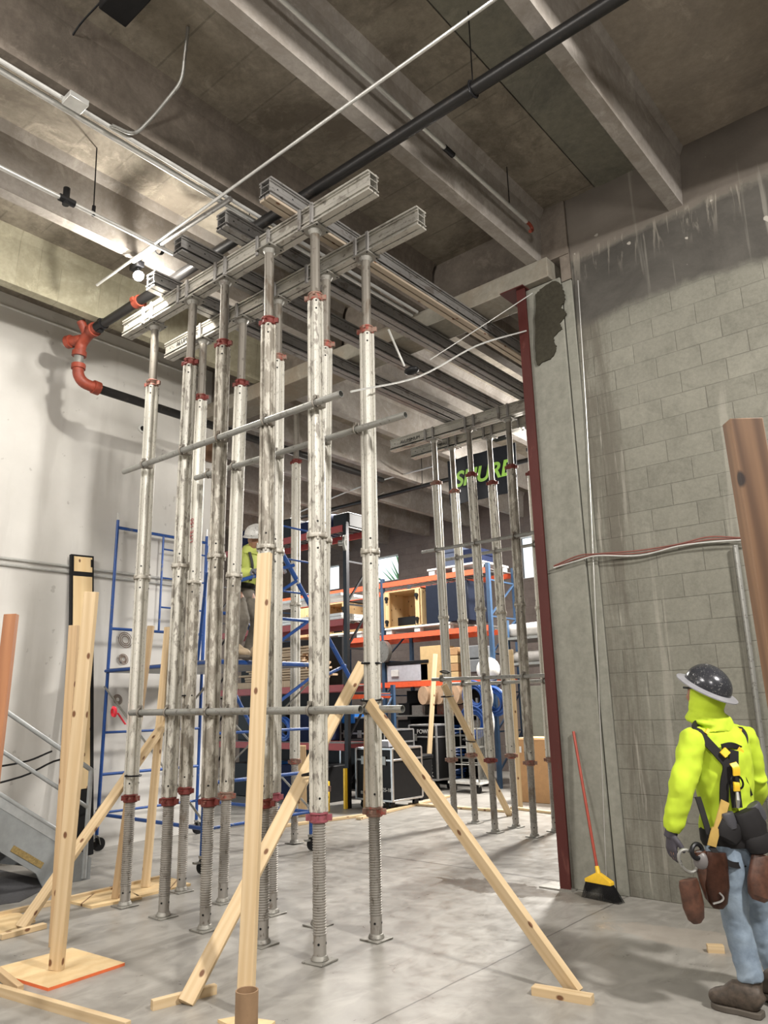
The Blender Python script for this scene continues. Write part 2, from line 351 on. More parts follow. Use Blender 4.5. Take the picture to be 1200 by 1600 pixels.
# block wall on the right, with its dark concrete bond beam and drips
def blockmat(name, lo, hi, joint, band=True):
    t = NT(name); s_ = t.sep(t.tc.outputs['Object']); uv = t.comb(s_[0], s_[2], 0); v = t.mp()
    br = t.n('ShaderNodeTexBrick'); br.inputs['Scale'].default_value = 1; br.inputs['Mortar Size'].default_value = .006; br.inputs['Mortar Smooth'].default_value = .6; br.inputs['Brick Width'].default_value = .40; br.inputs['Row Height'].default_value = .2032; br.offset = .5
    br.inputs['Color1'].default_value = (0, 0, 0, 1); br.inputs['Color2'].default_value = (1, 1, 1, 1); br.inputs['Mortar'].default_value = (.5, .5, .5, 1); t.l(uv, br.inputs['Vector'])
    f = t.noise(v, 1.0, 7, .65, .4); g = t.noise(v, 30, 5, .75); h = t.noise(t.mp((6, 6, .5)), 1.2, 6, .7, .3)
    c = t.ramp(f, [(.3, lo), (.7, hi)]); c = t.mix(t.math('MULTIPLY', t.ramp(t.noise(v, 3.5, 7, .75, .8), [(.48, (0, 0, 0)), (.62, (1, 1, 1))]), .5), c, tuple(x*.68 for x in lo)); c = t.mix(.22, c, t.mix(br.outputs['Color'], tuple(x*.66 for x in lo), tuple(x*1.15 for x in hi)))
    c = t.mix(.30, c, t.ramp(g, [(.3, tuple(x*.6 for x in lo)), (.7, hi)]))
    mk = br.outputs['Fac']; jn = t.ramp(t.noise(v, 2.2, 4), [(.35, (.15, .15, .15)), (.65, (1, 1, 1))]); c = t.mix(t.math('MULTIPLY', t.math('MULTIPLY', mk, jn), .45), c, joint)
    if band:
        # streaked leak beside the column
        dx = t.math('ABSOLUTE', t.math('ADD', s_[0], 2.80)); st = t.ramp(h, [(.42, (0, 0, 0)), (.56, (1, 1, 1))]); near = t.ramp(dx, [(.10, (1, 1, 1)), (.30, (0, 0, 0))])
        c = t.mix(t.math('MULTIPLY', t.math('MULTIPLY', st, near), .7), c, (.10, .088, .07))
        h2 = t.noise(t.mp((14, 14, .7)), 1.0, 5, .6); lt = t.math('MULTIPLY', t.ramp(h2, [(.60, (0, 0, 0)), (.66, (1, 1, 1))]), near); c = t.mix(t.math('MULTIPLY', lt, .5), c, (.42, .40, .35))
        # bond beam: darker cast concrete above 5.1 m
        e = t.math('ADD', s_[2], t.math('MULTIPLY', t.math('SUBTRACT', f, .5), .5)); bd = t.ramp(t.math('DIVIDE', e, 10), [(.522, (0, 0, 0)), (.530, (1, 1, 1))]); bd2 = t.ramp(t.math('DIVIDE', e, 10), [(.600, (1, 1, 1)), (.606, (0, 0, 0))])
        bn = t.ramp(t.noise(v, 1.6, 7, .7, .5), [(.3, (.050, .046, .040)), (.7, (.095, .088, .077))]); c = t.mix(t.math('MULTIPLY', bd, bd2), c, bn)
        top = t.ramp(t.math('DIVIDE', e, 10), [(.600, (0, 0, 0)), (.606, (1, 1, 1))]); c = t.mix(top, c, t.ramp(f, [(.3, (.115, .10, .085)), (.7, (.19, .165, .14))]))
        # whitish drips under the tee bearings
        zz = t.ramp(t.math('DIVIDE', s_[2], 10), [(.565, (0, 0, 0)), (.605, (1, 1, 1)), (.608, (0, 0, 0))]); h3 = t.noise(t.mp((16, 16, 1.6)), 1, 5, .6, .8)
        c = t.mix(t.math('MULTIPLY', t.math('MULTIPLY', zz, t.ramp(h3, [(.55, (0, 0, 0)), (.62, (1, 1, 1))])), .55), c, (.36, .33, .28))
        sp = t.ramp(t.noise(v, 7, 2, .4), [(.715, (0, 0, 0)), (.725, (1, 1, 1))]); c = t.mix(t.math('MULTIPLY', t.math('MULTIPLY', sp, bd), .8), c, (.45, .42, .37))
        h4 = t.noise(t.mp((5, 5, .22)), 1.0, 4, .6, .2); c = t.mix(t.math('MULTIPLY', t.ramp(h4, [(.62, (0, 0, 0)), (.67, (1, 1, 1))]), .3), c, (.40, .38, .33))
    if band: mk = t.math('MULTIPLY', mk, t.math('LESS_THAN', e, 5.25))
    m_ = t.out(c, .88); hh = t.math('ADD', t.math('MULTIPLY', g, .4), t.math('MULTIPLY', mk, -1.0)); t.bump(hh, .5, .01); return m_
m_cmu = blockmat('block_wall', (.145, .142, .116), (.255, .248, .208), (.085, .08, .068))
m_cmu_far = blockmat('far_block_wall', (.155, .125, .115), (.24, .20, .18), (.10, .08, .07), False)
struct('wall_right', MB().bb(-2.94, WY, 0, 6, WY+.3, ZS), m_cmu)
# column at the end of the block wall
m_col = concrete('column_concrete', (.175, .173, .145), (.28, .277, .238), 1.1, (4, 4, .35), bump=.15)
b = MB(); b.bb(-3.46, WY-.04, 0, -3.06, WY+.3, 5.86); b.bb(-3.05, WY-.02, 0, -2.945, WY+.3, 5.80)
struct('wall_column', b, m_col, bevel=.006)
b = MB(); b.bb(-3.28, WY-.03, 6.1, -2.945, WY+.3, ZS); b.bb(-3.05, WY-.015, 5.81, -2.945, WY+.3, 6.1); struct('wall_column_head', b, m_stem_dk)
# header beam over the opening, infill above it
m_head = concrete('header_concrete', (.19, .175, .14), (.30, .28, .235), 1.2, (.5, 1, 1), dark=(.22, .17, .12))
struct('wall_header', MB().bb(WX, WY-.13, 5.87, -3.14, WY+.32, 6.095), m_head, bevel=.01)
struct('wall_infill', MB().bb(-9.05, WY+.05, 6.095, -3.29, WY+.25, ZS), m_stem_dk)
# far room walls
b = MB(); Y1 = 16.3
wins = [(-16.3, -15.6, 5.03, 5.78), (-14.35, -13.28, 5.03, 5.77), (-9.42, -8.55, 4.55, 5.62)]
xs = -18
for x0, x1, z0, z1 in wins:
    b.bb(xs, Y1, 0, x0, Y1+.3, ZS); b.bb(x0, Y1, 0, x1, Y1+.3, z0); b.bb(x0, Y1, z1, x1, Y1+.3, ZS); xs = x1
b.bb(xs, Y1, 0, 6, Y1+.3, ZS)
struct('wall_far', b, m_cmu_far)
m_glass = bpy.data.materials.new('window_glass'); m_glass.use_nodes = True; q = m_glass.node_tree.nodes['Principled BSDF']; q.inputs['Transmission Weight'].default_value = 1; q.inputs['Roughness'].default_value = .05; q.inputs['IOR'].default_value = 1.02
for i, (x0, x1, z0, z1) in enumerate(wins):
    o = struct('window_%d' % (i+1), MB().bb(x0, Y1+.12, z0, x1, Y1+.13, z1), m_glass)
    fr = MB()
    for a_, b_ in (((x0, z0), (x1, z0)), ((x1, z0), (x1, z1)), ((x1, z1), (x0, z1)), ((x0, z1), (x0, z0))): fr.bar((a_[0], Y1+.1, a_[1]), (b_[0], Y1+.1, b_[1]), .05, .06, (0, 1, 0))
    fr.build('window_frame', M_whitepl, o)
m_fardk = concrete('far_side_wall', (.20, .17, .15), (.30, .26, .23), 1)
struct('wall_far_left', MB().bb(-18.2, WY, 0, -18, 16.6, ZS), m_fardk)
struct('wall_front', MB().bb(WX, -6.2, 0, 6, -6, ZS), m_cmu_far); struct('wall_side', MB().bb(6, -6, 0, 6.2, 16.6, ZS), m_cmu_far)
# palm outside the window
b = MB()
M_leaf = plain('palm_leaf', (.16, .34, .14), .5, 0, .3)
pc = Vector((-14.3, 18.2, 4.3))
for i in range(60):
    a = random.uniform(-1.3, 1.3); e = random.uniform(.2, 1.35); L = random.uniform(1.4, 2.4); d = Vector((math.sin(a)*math.cos(e), random.uniform(-.3, .3), math.sin(e))).normalized()
    p0 = pc+d*.2; p1 = pc+d*L*.6; p2 = pc+d*L+Vector((0, 0, -.4*math.cos(e))); b.loft([p0, p1, p2], [(.03, .004), (.035, .004), (.004, .002)], 4)
tr = thing('palm_tree', 'pale green palm fronds outside the small high window', 'palm tree', (pc.x, pc.y, 0)); o = b.build('fronds', M_leaf); o.parent = tr; o.matrix_parent_inverse = tr.matrix_world.inverted()
o = MB().cyl((pc.x, pc.y, 0), pc, .16, .13).build('trunk', M_rough); o.parent = tr; o.matrix_parent_inverse = tr.matrix_world.inverted()
def put(o, par):
    o.parent = par; o.matrix_parent_inverse = par.matrix_world.inverted(); return o

# ---------------------------------------------------------------- shoring posts
PROF = []
for q in range(4):
    for x_, y_ in ((.018, .050), (.018, .064), (.036, .066), (.036, .0665), (.052, .062), (.062, .052), (.0665, .036), (.066, .036), (.064, .018), (.050, .018)):
        x2, y2 = x_, y_
        for _ in range(q): x2, y2 = y2, -x2
        PROF.append((x2*.80, y2*.80))
TOPZ = 5.46
def post(label, base, top, hs, mats=(None, None), nut=None, nut2=None, scl=1.0, group='shoring posts', inner_r=.040, rot=0):
    hint = Vector((math.cos(rot), math.sin(rot), 0)); M, L = axis_frame(base, top, hint)
    h1, h2, h3 = hs; body = mats[0] or M_white; body2 = mats[1] or body
    p = bpy.data.objects.new('shoring_post', None); COL.objects.link(p); p.matrix_world = M; p.empty_display_size = .1; tag(p, label, 'shoring post', group)
    def B(mb, name, mat, **k):
        o = mb.build(name, mat, **k); o.parent = p; return o
    B(MB().box((0, 0, .006), (.17, .17, .012)).lathe((0, 0, .012), (0, 0, 1), [(.06, 0), (.052, .02), (.047, .03)], 20), 'base_plate', M_plate, bevel=.004)
    pr = []; z = .03; 
    pr += [(.042, z), (.042, .16)]; z = .16
    while z < h1-.02: pr += [(.0405, z), (.046, z+.004), (.046, z+.008), (.0405, z+.012)]; z += .0165
    pr += [(.042, h1)]
    sc_ = MB(); sc_.lathe((0, 0, 0), (0, 0, 1), pr, 18)
    for k in range(4):
        a = k*math.pi/2+.5; c_ = Vector((math.cos(a), math.sin(a), 0)); sc_.cur = 1; sc_.cyl(c_*.0405+Vector((0, 0, .11)), c_*.044+Vector((0, 0, .11)), .008, n=8); sc_.cur = 0
    B(sc_, 'screw_leg', [M_screw, M_black])
    def collar(zc, mat, nm='collar_nut'):
        c_ = MB(); c_.lathe((0, 0, zc-.035), (0, 0, 1), [(.050, 0), (.060, .004), (.063, .014), (.053, .018), (.052, .052), (.063, .056), (.061, .068), (.050, .070)], 20)
        o = B(c_, nm, mat, bevel=.003)
        for a in (rot+.4, rot+.4+math.pi):
            d = Vector((math.cos(a), math.sin(a), 0)); q = MB().box(d*.070+Vector((0, 0, zc)), (.04, .024, .042), Matrix.Rotation(a, 3, 'Z')).build('handle_lug', mat, bevel=.003); q.parent = o
        for a in (rot+2.0, rot+2.0+math.pi):
            d = Vector((math.cos(a), math.sin(a), 0)); q = MB().cyl(d*.045+Vector((0, 0, zc+.01)), d*.088+Vector((0, 0, zc)), .009, .011, 8).build('handle_pin', mat); q.parent = o
        return o
    collar(h1, nut or M_nut)
    lo = MB().ex(PROF, (0, 0, h1+.035), (0, 0, h2-.012), (0, 1, 0)); hl(lo, h1+.035, h2-.012); B(lo, 'lower_tube', [body, M_black], ang=25)
    upm = MB().ex(PROF, (0, 0, h2+.012), (0, 0, h3-.035), (0, 1, 0)); hl(upm, h2+.012, h3-.035); B(upm, 'upper_tube', [body2, M_black], ang=25)
    j = MB(); j.lathe((0, 0, h2-.016), (0, 0, 1), [(.055, 0), (.078, .002), (.080, .014), (.080, .018), (.078, .030), (.055, .032)], 20)
    for k in range(4):
        a = k*math.pi/2+math.pi/4; d = Vector((math.cos(a), math.sin(a), 0))*.067; j.cyl(d+Vector((0, 0, h2-.035)), d+Vector((0, 0, h2+.035)), .010, n=6)
    B(j, 'joint_flange', M_dirty)
    collar(h3, nut2 or M_nut)
    B(MB().lathe((0, 0, 0), (0, 0, 1), [(inner_r, h3), (inner_r, L-.01)], 20), 'inner_tube', M_inner)
    hp = MB().box((0, 0, L-.006), (.19, .17, .012)).lathe((0, 0, L-.05), (0, 0, 1), [(inner_r, 0), (.062, .038)], 20)
    for sx in (-1, 1):
        for sy in (-1, 1): hp.cur = 1; hp.cyl((sx*.075, sy*.065, L-.016), (sx*.075, sy*.065, L-.011), .009, n=8); hp.cur = 0
    B(hp, 'head_plate', [M_plate, M_black], bevel=.004)
    return p
def hl(mb, z0, z1):
    mb.cur = 1
    for zz in (z0+.09, z1-.09, z1-.02 if z1-z0 > 1 else z1-.09):
        for k in range(4):
            a = k*math.pi/2; d = Vector((math.cos(a+math.pi/4), math.sin(a+math.pi/4), 0)); mb.cyl(d*.0645+Vector((0, 0, zz)), d*.0665+Vector((0, 0, zz)), .008, n=8)
    mb.cur = 0
GN = 'shoring posts of the front tower'; GF = 'shoring posts of the far tower'
post('white aluminum shoring post nearest the camera, pink nut at its foot, front row right end', (-3.875,3.843,0.000),(-3.953,3.870,5.460),[0.874, 2.83, 4.823], nut=M_pink, nut2=M_rust, group=GN, rot=.1)
post('cement-splashed shoring post, second from right in the front row, behind the tall timber', (-4.463,3.863,0.000),(-4.440,3.796,5.460),[0.929, 2.824, 4.77], (M_white, M_dirty), group=GN)
post('middle shoring post of the front row, peeling white paint', (-5.096,3.845,-0.000),(-5.129,3.856,5.460),[0.9, 2.845, 4.817], (M_dirty, M_dirty), group=GN)
post('shoring post, second from left in the front row, bright red lower nut', (-5.669,3.867,0.000),(-5.631,3.860,5.460),[0.87, 2.837, 4.803], group=GN)
post('leftmost shoring post of the front row beside the leaning studs', (-6.242,3.872,0.000),(-6.339,3.901,5.460),[0.86, 2.816, 4.81], (M_white2, M_white2), nut2=M_rust, group=GN)
post('shoring post at the right end of the second row, both braces strapped to it', (-3.893,4.420,0.000),(-3.901,4.446,5.460),[0.846, 2.785, 4.738], (M_white2, M_white2), M_rust, M_rust, group=GN)
post('second row shoring post hidden right behind the nearest front post', (-4.483,4.427,0.000),(-4.374,4.431,5.460),[0.977, 2.962, 4.764], (M_white2, M_white2), M_rust, M_rust, group=GN)
post('second row shoring post right behind the timber in the tower middle', (-5.021,4.441,0.000),(-5.024,4.420,5.460),[0.884, 2.956, 4.846], (M_white2, M_white2), M_pink, M_rust, group=GN)
post('second row shoring post seen right of the peeling middle post', (-5.652,4.441,0.000),(-5.572,4.429,5.460),[0.86, 2.81, 4.755], (M_dirty, M_white2), M_rust, group=GN)
post('leftmost shoring post of the second row with red lettering', (-6.290,4.468,0.000),(-6.233,4.425,5.460),[0.868, 2.829, 4.795], (M_dirty, M_white2), group=GN)
post('far tower shoring post, leftmost, strapped to a leaning brace', (-6.384,8.900,-0.000),(-6.339,8.715,5.460),[0.852, 2.799, 4.793], (M_white2, M_white2), M_rust, M_rust, group=GF)
post('far tower shoring post, second from left', (-6.275,9.232,-0.000),(-6.348,9.194,5.460),[0.891, 2.775, 4.754], (M_white2, M_white2), M_rust, M_rust, group=GF)
post('far tower shoring post, third from left with dark red nut', (-5.620,8.703,0.000),(-5.709,8.715,5.460),[0.874, 2.842, 4.774], (M_white, M_white), group=GF)
post('far tower shoring post, fourth from left, beside an upright stud', (-5.618,9.210,0.000),(-5.671,9.204,5.460),[0.899, 2.824, 4.746], (M_white2, M_white), M_rust, group=GF)
post('far tower shoring post, fifth from left, rusty brown', (-5.050,8.694,0.000),(-5.056,8.744,5.460),[0.86, 2.842, 4.75], (M_dirty, M_dirty), M_rust, group=GF)
post('far tower shoring post with orange paint mark, nearest the maroon column', (-5.032,9.189,0.000),(-5.000,9.216,5.460),[0.866, 2.835, 4.751], (M_white2, M_white2), M_rust, group=GF)
post('single shoring post under the concrete header beam', (-7.237,6.745,-0.000),(-7.682,7.139,5.870),[0.943, 2.95, 5.05], (M_white2, M_white2), M_rust, group='header shoring post')

# ---------------------------------------------------------------- shoring beams
def beam(name, label, a, b, H=.178, W=.13, mat=None, wood_b=False, brackets=(), bolts=True, group=None, cat='beam', txt=None):
    mat = mat or M_alu; M, L = axis_frame(a, b, Vector((0, 0, 1)))  # local x = up, z = along
    p = bpy.data.objects.new(name, None); COL.objects.link(p); p.matrix_world = M; p.empty_display_size = .1; tag(p, label, cat, group)
    e = MB(); hw = W/2
    for s in (-1, 1):
        e.box((.008, s*(hw*.52), L/2), (.016, hw*.86, L))                # split bottom flange
        e.box((.026, s*(hw-.022), L/2), (.022, .006, L)); e.box((.040, s*(hw-.012), L/2), (.008, .020, L))
        e.box((H/2, s*(hw-.022), L/2), (H-.02, .006, L))                 # webs
        e.box((H-.038, s*(hw-.012), L/2), (.007, .020, L))
        e.box((H/2, s*(hw-.0185), L/2), (.006, .003, L))
        z = .09; e.cur = 1
        while z < min(L, .5): e.cyl((H*.55, s*(hw-.0178), z), (H*.55, s*(hw-.0188), z), .009, n=8); z += .17
        e.cur = 0
    e.box((H-.008, 0, L/2), (.016, W, L)); e.box((.045, 0, L/2), (.006, W-.05, L)); e.box((H*.62, 0, L/2), (.006, W-.05, L))
    if bolts:
        z = .05
        while z < L-.02: e.box((H+.008, -hw+.02, z), (.018, .018, .022)); z += .115
    o = e.build('beam_extrusion', [mat, M_black]); o.parent = p
    if wood_b: 
        for s in (-1, 1):
            o = MB().box((-.012, s*.035, L/2), (.024, .055, L)).build('nailer_strip', M_nail, bevel=.002); o.parent = p
    for z in brackets:
        for dz in (-.145, .0):
            for sy in (-1, 1): o = MB().box((H/2-.005, sy*(hw+.006), z+dz), (H+.012, .022, .030)).build('clamp_bracket', M_alud, bevel=.002); o.parent = p
    return p
# beams run along X (ledgers) and along Y (joists); local y axis points sideways
zl = 5.468
beam('shoring_ledger', 'front aluminum ledger beam over the near post row, left end brightly lit', (-6.80, 3.85, zl), (-3.28, 3.85, zl), brackets=(.56, 1.17, 1.76, 2.36, 2.9), group='ledger beams')
beam('shoring_ledger', 'second aluminum ledger beam over the second row of near posts', (-6.92, 4.45, zl), (-3.27, 4.45, zl), brackets=(.68, 1.3, 1.88, 2.48, 3.1), group='ledger beams')
beam('shoring_ledger', 'front ledger beam of the far tower with black studs along its top', (-7.15, 8.71, zl), (-4.15, 8.71, zl), brackets=(.85, 1.58, 2.15), group='ledger beams')
beam('shoring_ledger', 'rear ledger beam of the far tower, seen under the front one', (-7.14, 9.22, zl), (-4.15, 9.22, zl), brackets=(.9, 1.55, 2.15), group='ledger beams')
zj = 5.655
for x, y0, lab, mt, wb in ((-4.165, 3.50, 'rightmost joist beam with wooden nailer strips underneath', M_alud, True), (-4.74, 3.50, 'aluminum joist beam, second from right, crossing to the far tower', M_alud, False), (-5.33, 3.46, 'aluminum joist beam, third from right, crossing to the far tower', M_alud, False), (-6.02, 3.62, 'leftmost aluminum joist beam right beside the bright work light', M_alud, False)):
    beam('shoring_joist', lab, (x, y0, zj+(.024 if wb else 0)), (x, 9.42, zj+(.024 if wb else 0)), H=.17, W=.15, mat=mt, wood_b=wb, bolts=False, group='joist beams', cat='beam')
# ---------------------------------------------------------------- bracing tubes with clamps
def tube(name, label, a, b, r=.024, clamps=(), group='bracing tubes', mat=None, flag=False):
    a = Vector(a); b = Vector(b); p = thing(name, label, 'tube', a, group); d = (b-a).normalized()
    mb = MB(); n = 16; x = d.orthogonal().normalized(); y = d.cross(x); vs = []
    for q, rr in ((a, r), (b, r), (b, r*.84), (a, r*.84)):
        for j in range(n): t_ = 2*math.pi*j/n; vs.append(q+x*rr*math.cos(t_)+y*rr*math.sin(t_))
    fs = []
    for i in range(4):
        for j in range(n): fs.append((i*n+j, i*n+(j+1) % n, ((i+1) % 4)*n+(j+1) % n, ((i+1) % 4)*n+j))
    mb.add(vs, fs); put(mb.build('tube_body', mat or M_galv), p)
    for s, dy in clamps:
        c_ = a+d*s; k = MB(); k.torus(c_, r+.008, .009, d, 14, 6); k.box(c_+Vector((.0, dy*.5, 0)), (.06, abs(dy)+.03, .05)); k.cyl(c_+Vector((.03, 0, -.04)), c_+Vector((.03, 0, .055)), .008, n=6); k.box(c_+Vector((.0, 0, r+.02)), (.03, .03, .03))
        put(k.build('clamp', M_inner, bevel=.003), p)
    return p
cl = [(.35, .07), (.97, .07), (1.5, .07), (2.1, .07), (2.68, .07)]
tube('bracing_tube', 'steel tube clamped across the front post row above head height, sloping in view', (-6.50, 3.745, 3.88), (-3.55, 3.745, 3.83), .027, cl)
tube('bracing_tube', 'upper steel tube behind the front one, its open end right of the tower', (-6.15, 4.34, 3.87), (-3.42, 4.34, 3.80), .027, [(.2, .07), (.6, .07), (1.2, .07), (1.8, .07), (2.2, .07)])
tube('bracing_tube', 'low steel tube across the front post row at chest height', (-6.12, 3.745, 1.585), (-3.40, 3.745, 1.575), .027, [(.15, .07), (.55, .07), (1.1, .07), (1.65, .07), (2.25, .07)])
tube('bracing_tube', 'low steel tube on the second post row, open end sticking out right', (-6.3, 4.35, 1.585), (-3.54, 4.35, 1.57), .027, [(.15, .07), (.75, .07), (1.3, .07), (1.9, .07), (2.4, .07)])
tube('bracing_tube', 'upper steel tube across the front of the far tower', (-6.55, 8.60, 3.75), (-4.4, 8.60, 3.74), .024, [(.25, .07), (.93, .07), (1.55, .07)])
tube('bracing_tube', 'upper steel tube on the rear row of the far tower', (-6.6, 9.11, 3.70), (-4.6, 9.11, 3.70), .024, [(.3, .07), (.98, .07), (1.6, .07)])
tube('bracing_tube', 'low steel tube across the front of the far tower', (-6.45, 8.60, 1.93), (-4.3, 8.60, 1.91), .024, [(.15, .07), (.85, .07), (1.45, .07)])
tube('bracing_tube', 'low steel tube on the rear row of the far tower', (-6.5, 9.11, 1.87), (-4.5, 9.11, 1.86), .024, [(.2, .07), (.88, .07), (1.5, .07)])
# ---------------------------------------------------------------- timber
def timber(name, label, a, b, w=.089, t_=.038, mat=None, hint=(1, 0, 0), cat='timber', group=None, parent=None, bevel=.003):
    M, L = axis_frame(a, b, hint); o = MB().box((0, 0, L/2), (w, t_, L)).build(name, mat or M_pine, xf=M, bevel=bevel)
    if parent is not None: put(o, parent)
    elif label: tag(o, label, cat, group)
    return o
rtv = (rt.x, rt.y, 0)
timber('wooden_stud', 'tall pale pine stud standing in front of the tower, behind the cardboard tube', (-3.590,2.993,0.000), (-3.801,3.257,2.600), .095, .04, hint=(.93, .36, 0), group='upright studs')
timber('wooden_stud', 'pine stud standing on the plywood sheet with orange edge', (-5.084,2.692,0.020), (-4.862,2.620,2.399), .089, .045, hint=(.88, .47, 0), group='upright studs')
timber('wooden_stud', 'shorter pine stud behind the stud on the plywood sheet', (-5.623,2.951,0.000), (-5.550,2.871,2.244), .075, .038, mat=M_pine2, hint=(.9, .4, 0), group='upright studs')
timber('wooden_stud', 'reddish stained stud at the left edge of the view', (-4.44,1.88,.0), (-4.591,1.980,2.172), .075, .04, mat=M_red, hint=rtv, group='upright studs')
timber('wooden_post', 'rough weathered brown timber leaning at the right edge above the worker', (-.455,2.085,.0), (-0.487,2.076,2.317), .088, .05, mat=M_rough, hint=rtv, cat='timber')
timber('wooden_stud', 'pine stud standing on plywood behind the leftmost front post', (-6.642,4.322,0.020), (-6.743,4.500,2.427), .075, .038, hint=(.9, .4, 0), mat=M_pine, group='upright studs')
timber('wooden_stud', 'thin rough stud leaning beside the leftmost front post', (-6.475,3.919,0.020), (-6.512,4.150,2.399), .060, .038, hint=(.9, .4, 0), mat=M_pine2, group='upright studs')
timber('wooden_brace', 'diagonal pine brace strapped to the second row right post, foot at lower left', (-3.958,2.872,0.010), (-4.279,4.750,1.934), .092, .045, hint=(.5, .8, .2), group='diagonal braces')
timber('wooden_brace', 'long diagonal pine brace running down to the right onto a wood block', (-2.289,4.292,0.010), (-3.843,4.330,1.620), .089, .045, hint=(.4, -.2, .8), group='diagonal braces')
timber('wooden_brace', 'diagonal pine brace on the left resting on a flat cleat', (-6.275,3.014,0.010), (-6.677,4.500,1.517), .092, .04, hint=(.5, .6, .3), group='diagonal braces')
timber('wooden_brace', 'diagonal brace strapped to the far tower', (-6.219,10.046,0.000), (-6.262,8.600,1.853), .089, .04, hint=(.5, .6, .3), group='diagonal braces')
timber('wood_cleat', 'wood block at the foot of the diagonal brace beside the cardboard tube', (-4.054,2.717,0.020), (-3.973,3.089,0.020), .06, .04, hint=(0, 0, 1), cat='wood block', group='brace cleats')
timber('wood_cleat', 'wood block at the foot of the long right diagonal brace', (-2.504,4.180,0.020), (-2.170,4.238,0.020), .07, .045, hint=(1, 0, 0), cat='wood block', group='brace cleats')
timber('wood_cleat', 'flat wood cleat under the left diagonal brace', (-6.128,2.793,0.020), (-6.153,3.139,0.020), .06, .038, hint=(1, 0, 0), cat='wood block', group='brace cleats')
timber('wood_offcut', 'small wood offcut lying on the floor beside the walking worker', (-1.965,5.484,0.020), (-1.875,5.533,0.020), .05, .05, hint=(0, 0, 1), cat='wood block')
timber('wooden_stud', 'upright stud behind the front tower, right of the flight case', (-8.479,9.420,0.000), (-8.415,9.430,2.031), .075, .038, mat=M_pine2, hint=rtv, group='upright studs')
timber('wooden_stud', 'upright stud in front of the coiled blue cables shelf', (-8.822,11.467,0.000), (-8.800,11.855,2.531), .085, .038, hint=(.5, .8, 0), group='upright studs')
timber('wooden_stud', 'upright stud beside the fourth post of the far tower', (-6.550,10.896,0.000), (-6.545,10.900,2.438), .075, .038, hint=rtv, group='upright studs')
timber('wooden_stud', 'upright stud behind the single post under the header', (-8.831,8.397,0.000), (-8.447,8.000,1.051), .13, .03, hint=rtv, mat=M_pine2, group='upright studs')
def flat(name, label, pts, z0, z1, mat, cat, mats=None, group=None):
    n = len(pts); mb = MB(); mb.add([(x, y, z0) for x, y in pts]+[(x, y, z1) for x, y in pts], [tuple(range(n-1, -1, -1)), tuple(range(n, 2*n))]); mb.cur = 1
    mb.add([(x, y, z0) for x, y in pts]+[(x, y, z1) for x, y in pts], [(i, (i+1) % n, n+(i+1) % n, n+i) for i in range(n)])
    return tag(mb.build(name, mats or [mat, mat], smooth=False), label, cat, group)
P2 = lambda *q: [(a_[0], a_[1]) for a_ in q]
M_oredge = plain('orange_painted_edge', (.75, .16, .05), .6)
flat('plywood_sheet', 'plywood sheet with orange painted edge under the foreground stud', P2((-4.810,2.506,0.000), (-4.852,3.035,0.000), (-5.451,2.988,0.000), (-5.455,2.426,0.000)), 0, .018, M_ply, 'plywood', [M_ply, M_oredge])
flat('plywood_sheet', 'plywood pad under the two studs behind the leftmost front post', P2((-6.401,3.660,0.000), (-6.336,4.096,0.000), (-6.889,4.203,0.000), (-6.719,3.641,0.000)), 0, .02, M_ply, 'plywood', group='plywood pads')
flat('plywood_sheet', 'plywood pad right of the leftmost front post', P2((-6.390,4.086,0.000), (-6.409,4.657,0.000), (-6.857,4.707,0.000), (-6.893,4.231,0.000)), .0, .02, M_ply, 'plywood', group='plywood pads')
flat('plywood_sheet', 'plywood scrap under the left diagonal brace at the picture edge', P2((-6.240,2.843,0.000), (-6.386,3.177,0.000), (-6.710,3.198,0.000), (-6.938,2.990,0.000)), 0, .018, M_ply, 'plywood', group='plywood pads')
flat('plywood_sheet', 'plywood scrap on the floor around the foot of the tall stud', P2((-3.620,2.833,0.000), (-3.572,2.931,0.000), (-3.362,3.006,0.000), (-3.292,2.817,0.000)), 0, .015, M_ply, 'plywood', group='plywood pads')
timber('floor_stud', 'long stud lying on the floor across the lower left corner', (-5.179,2.273,0.020), (-3.895,2.476,0.020), .06, .038, hint=(0, 0, 1), group='studs on the floor')
timber('floor_stud', 'short stud lying in the lower left corner', (-5.393,2.428,0.040), (-4.905,2.385,0.020), .05, .038, hint=(0, 0, 1), mat=M_pine2, group='studs on the floor')
timber('floor_stud', 'long thin stud on the floor running behind the left pads', (-6.766,2.967,0.020), (-6.871,4.716,0.020), .045, .035, hint=(0, 0, 1), group='studs on the floor')
timber('floor_stud', 'stud on the floor leading from the scaffold to the black cases', (-8.363,7.319,0.020), (-7.951,9.224,0.020), .09, .035, hint=(1, 0, 0), group='studs on the floor')
timber('floor_stud', 'stud on the floor in front of the black cases', (-7.866,8.585,0.020), (-8.324,11.430,0.020), .09, .035, hint=(1, 0, 0), group='studs on the floor')
timber('floor_stud', 'stud on the floor behind the far tower', (-8.256,10.260,0.020), (-6.357,10.330,0.020), .09, .035, hint=(1, 0, 0), group='studs on the floor')
timber('floor_stud', 'stud on the floor reaching to the maroon column', (-6.578,10.696,0.020), (-5.462,10.477,0.020), .09, .035, hint=(1, 0, 0), group='studs on the floor')
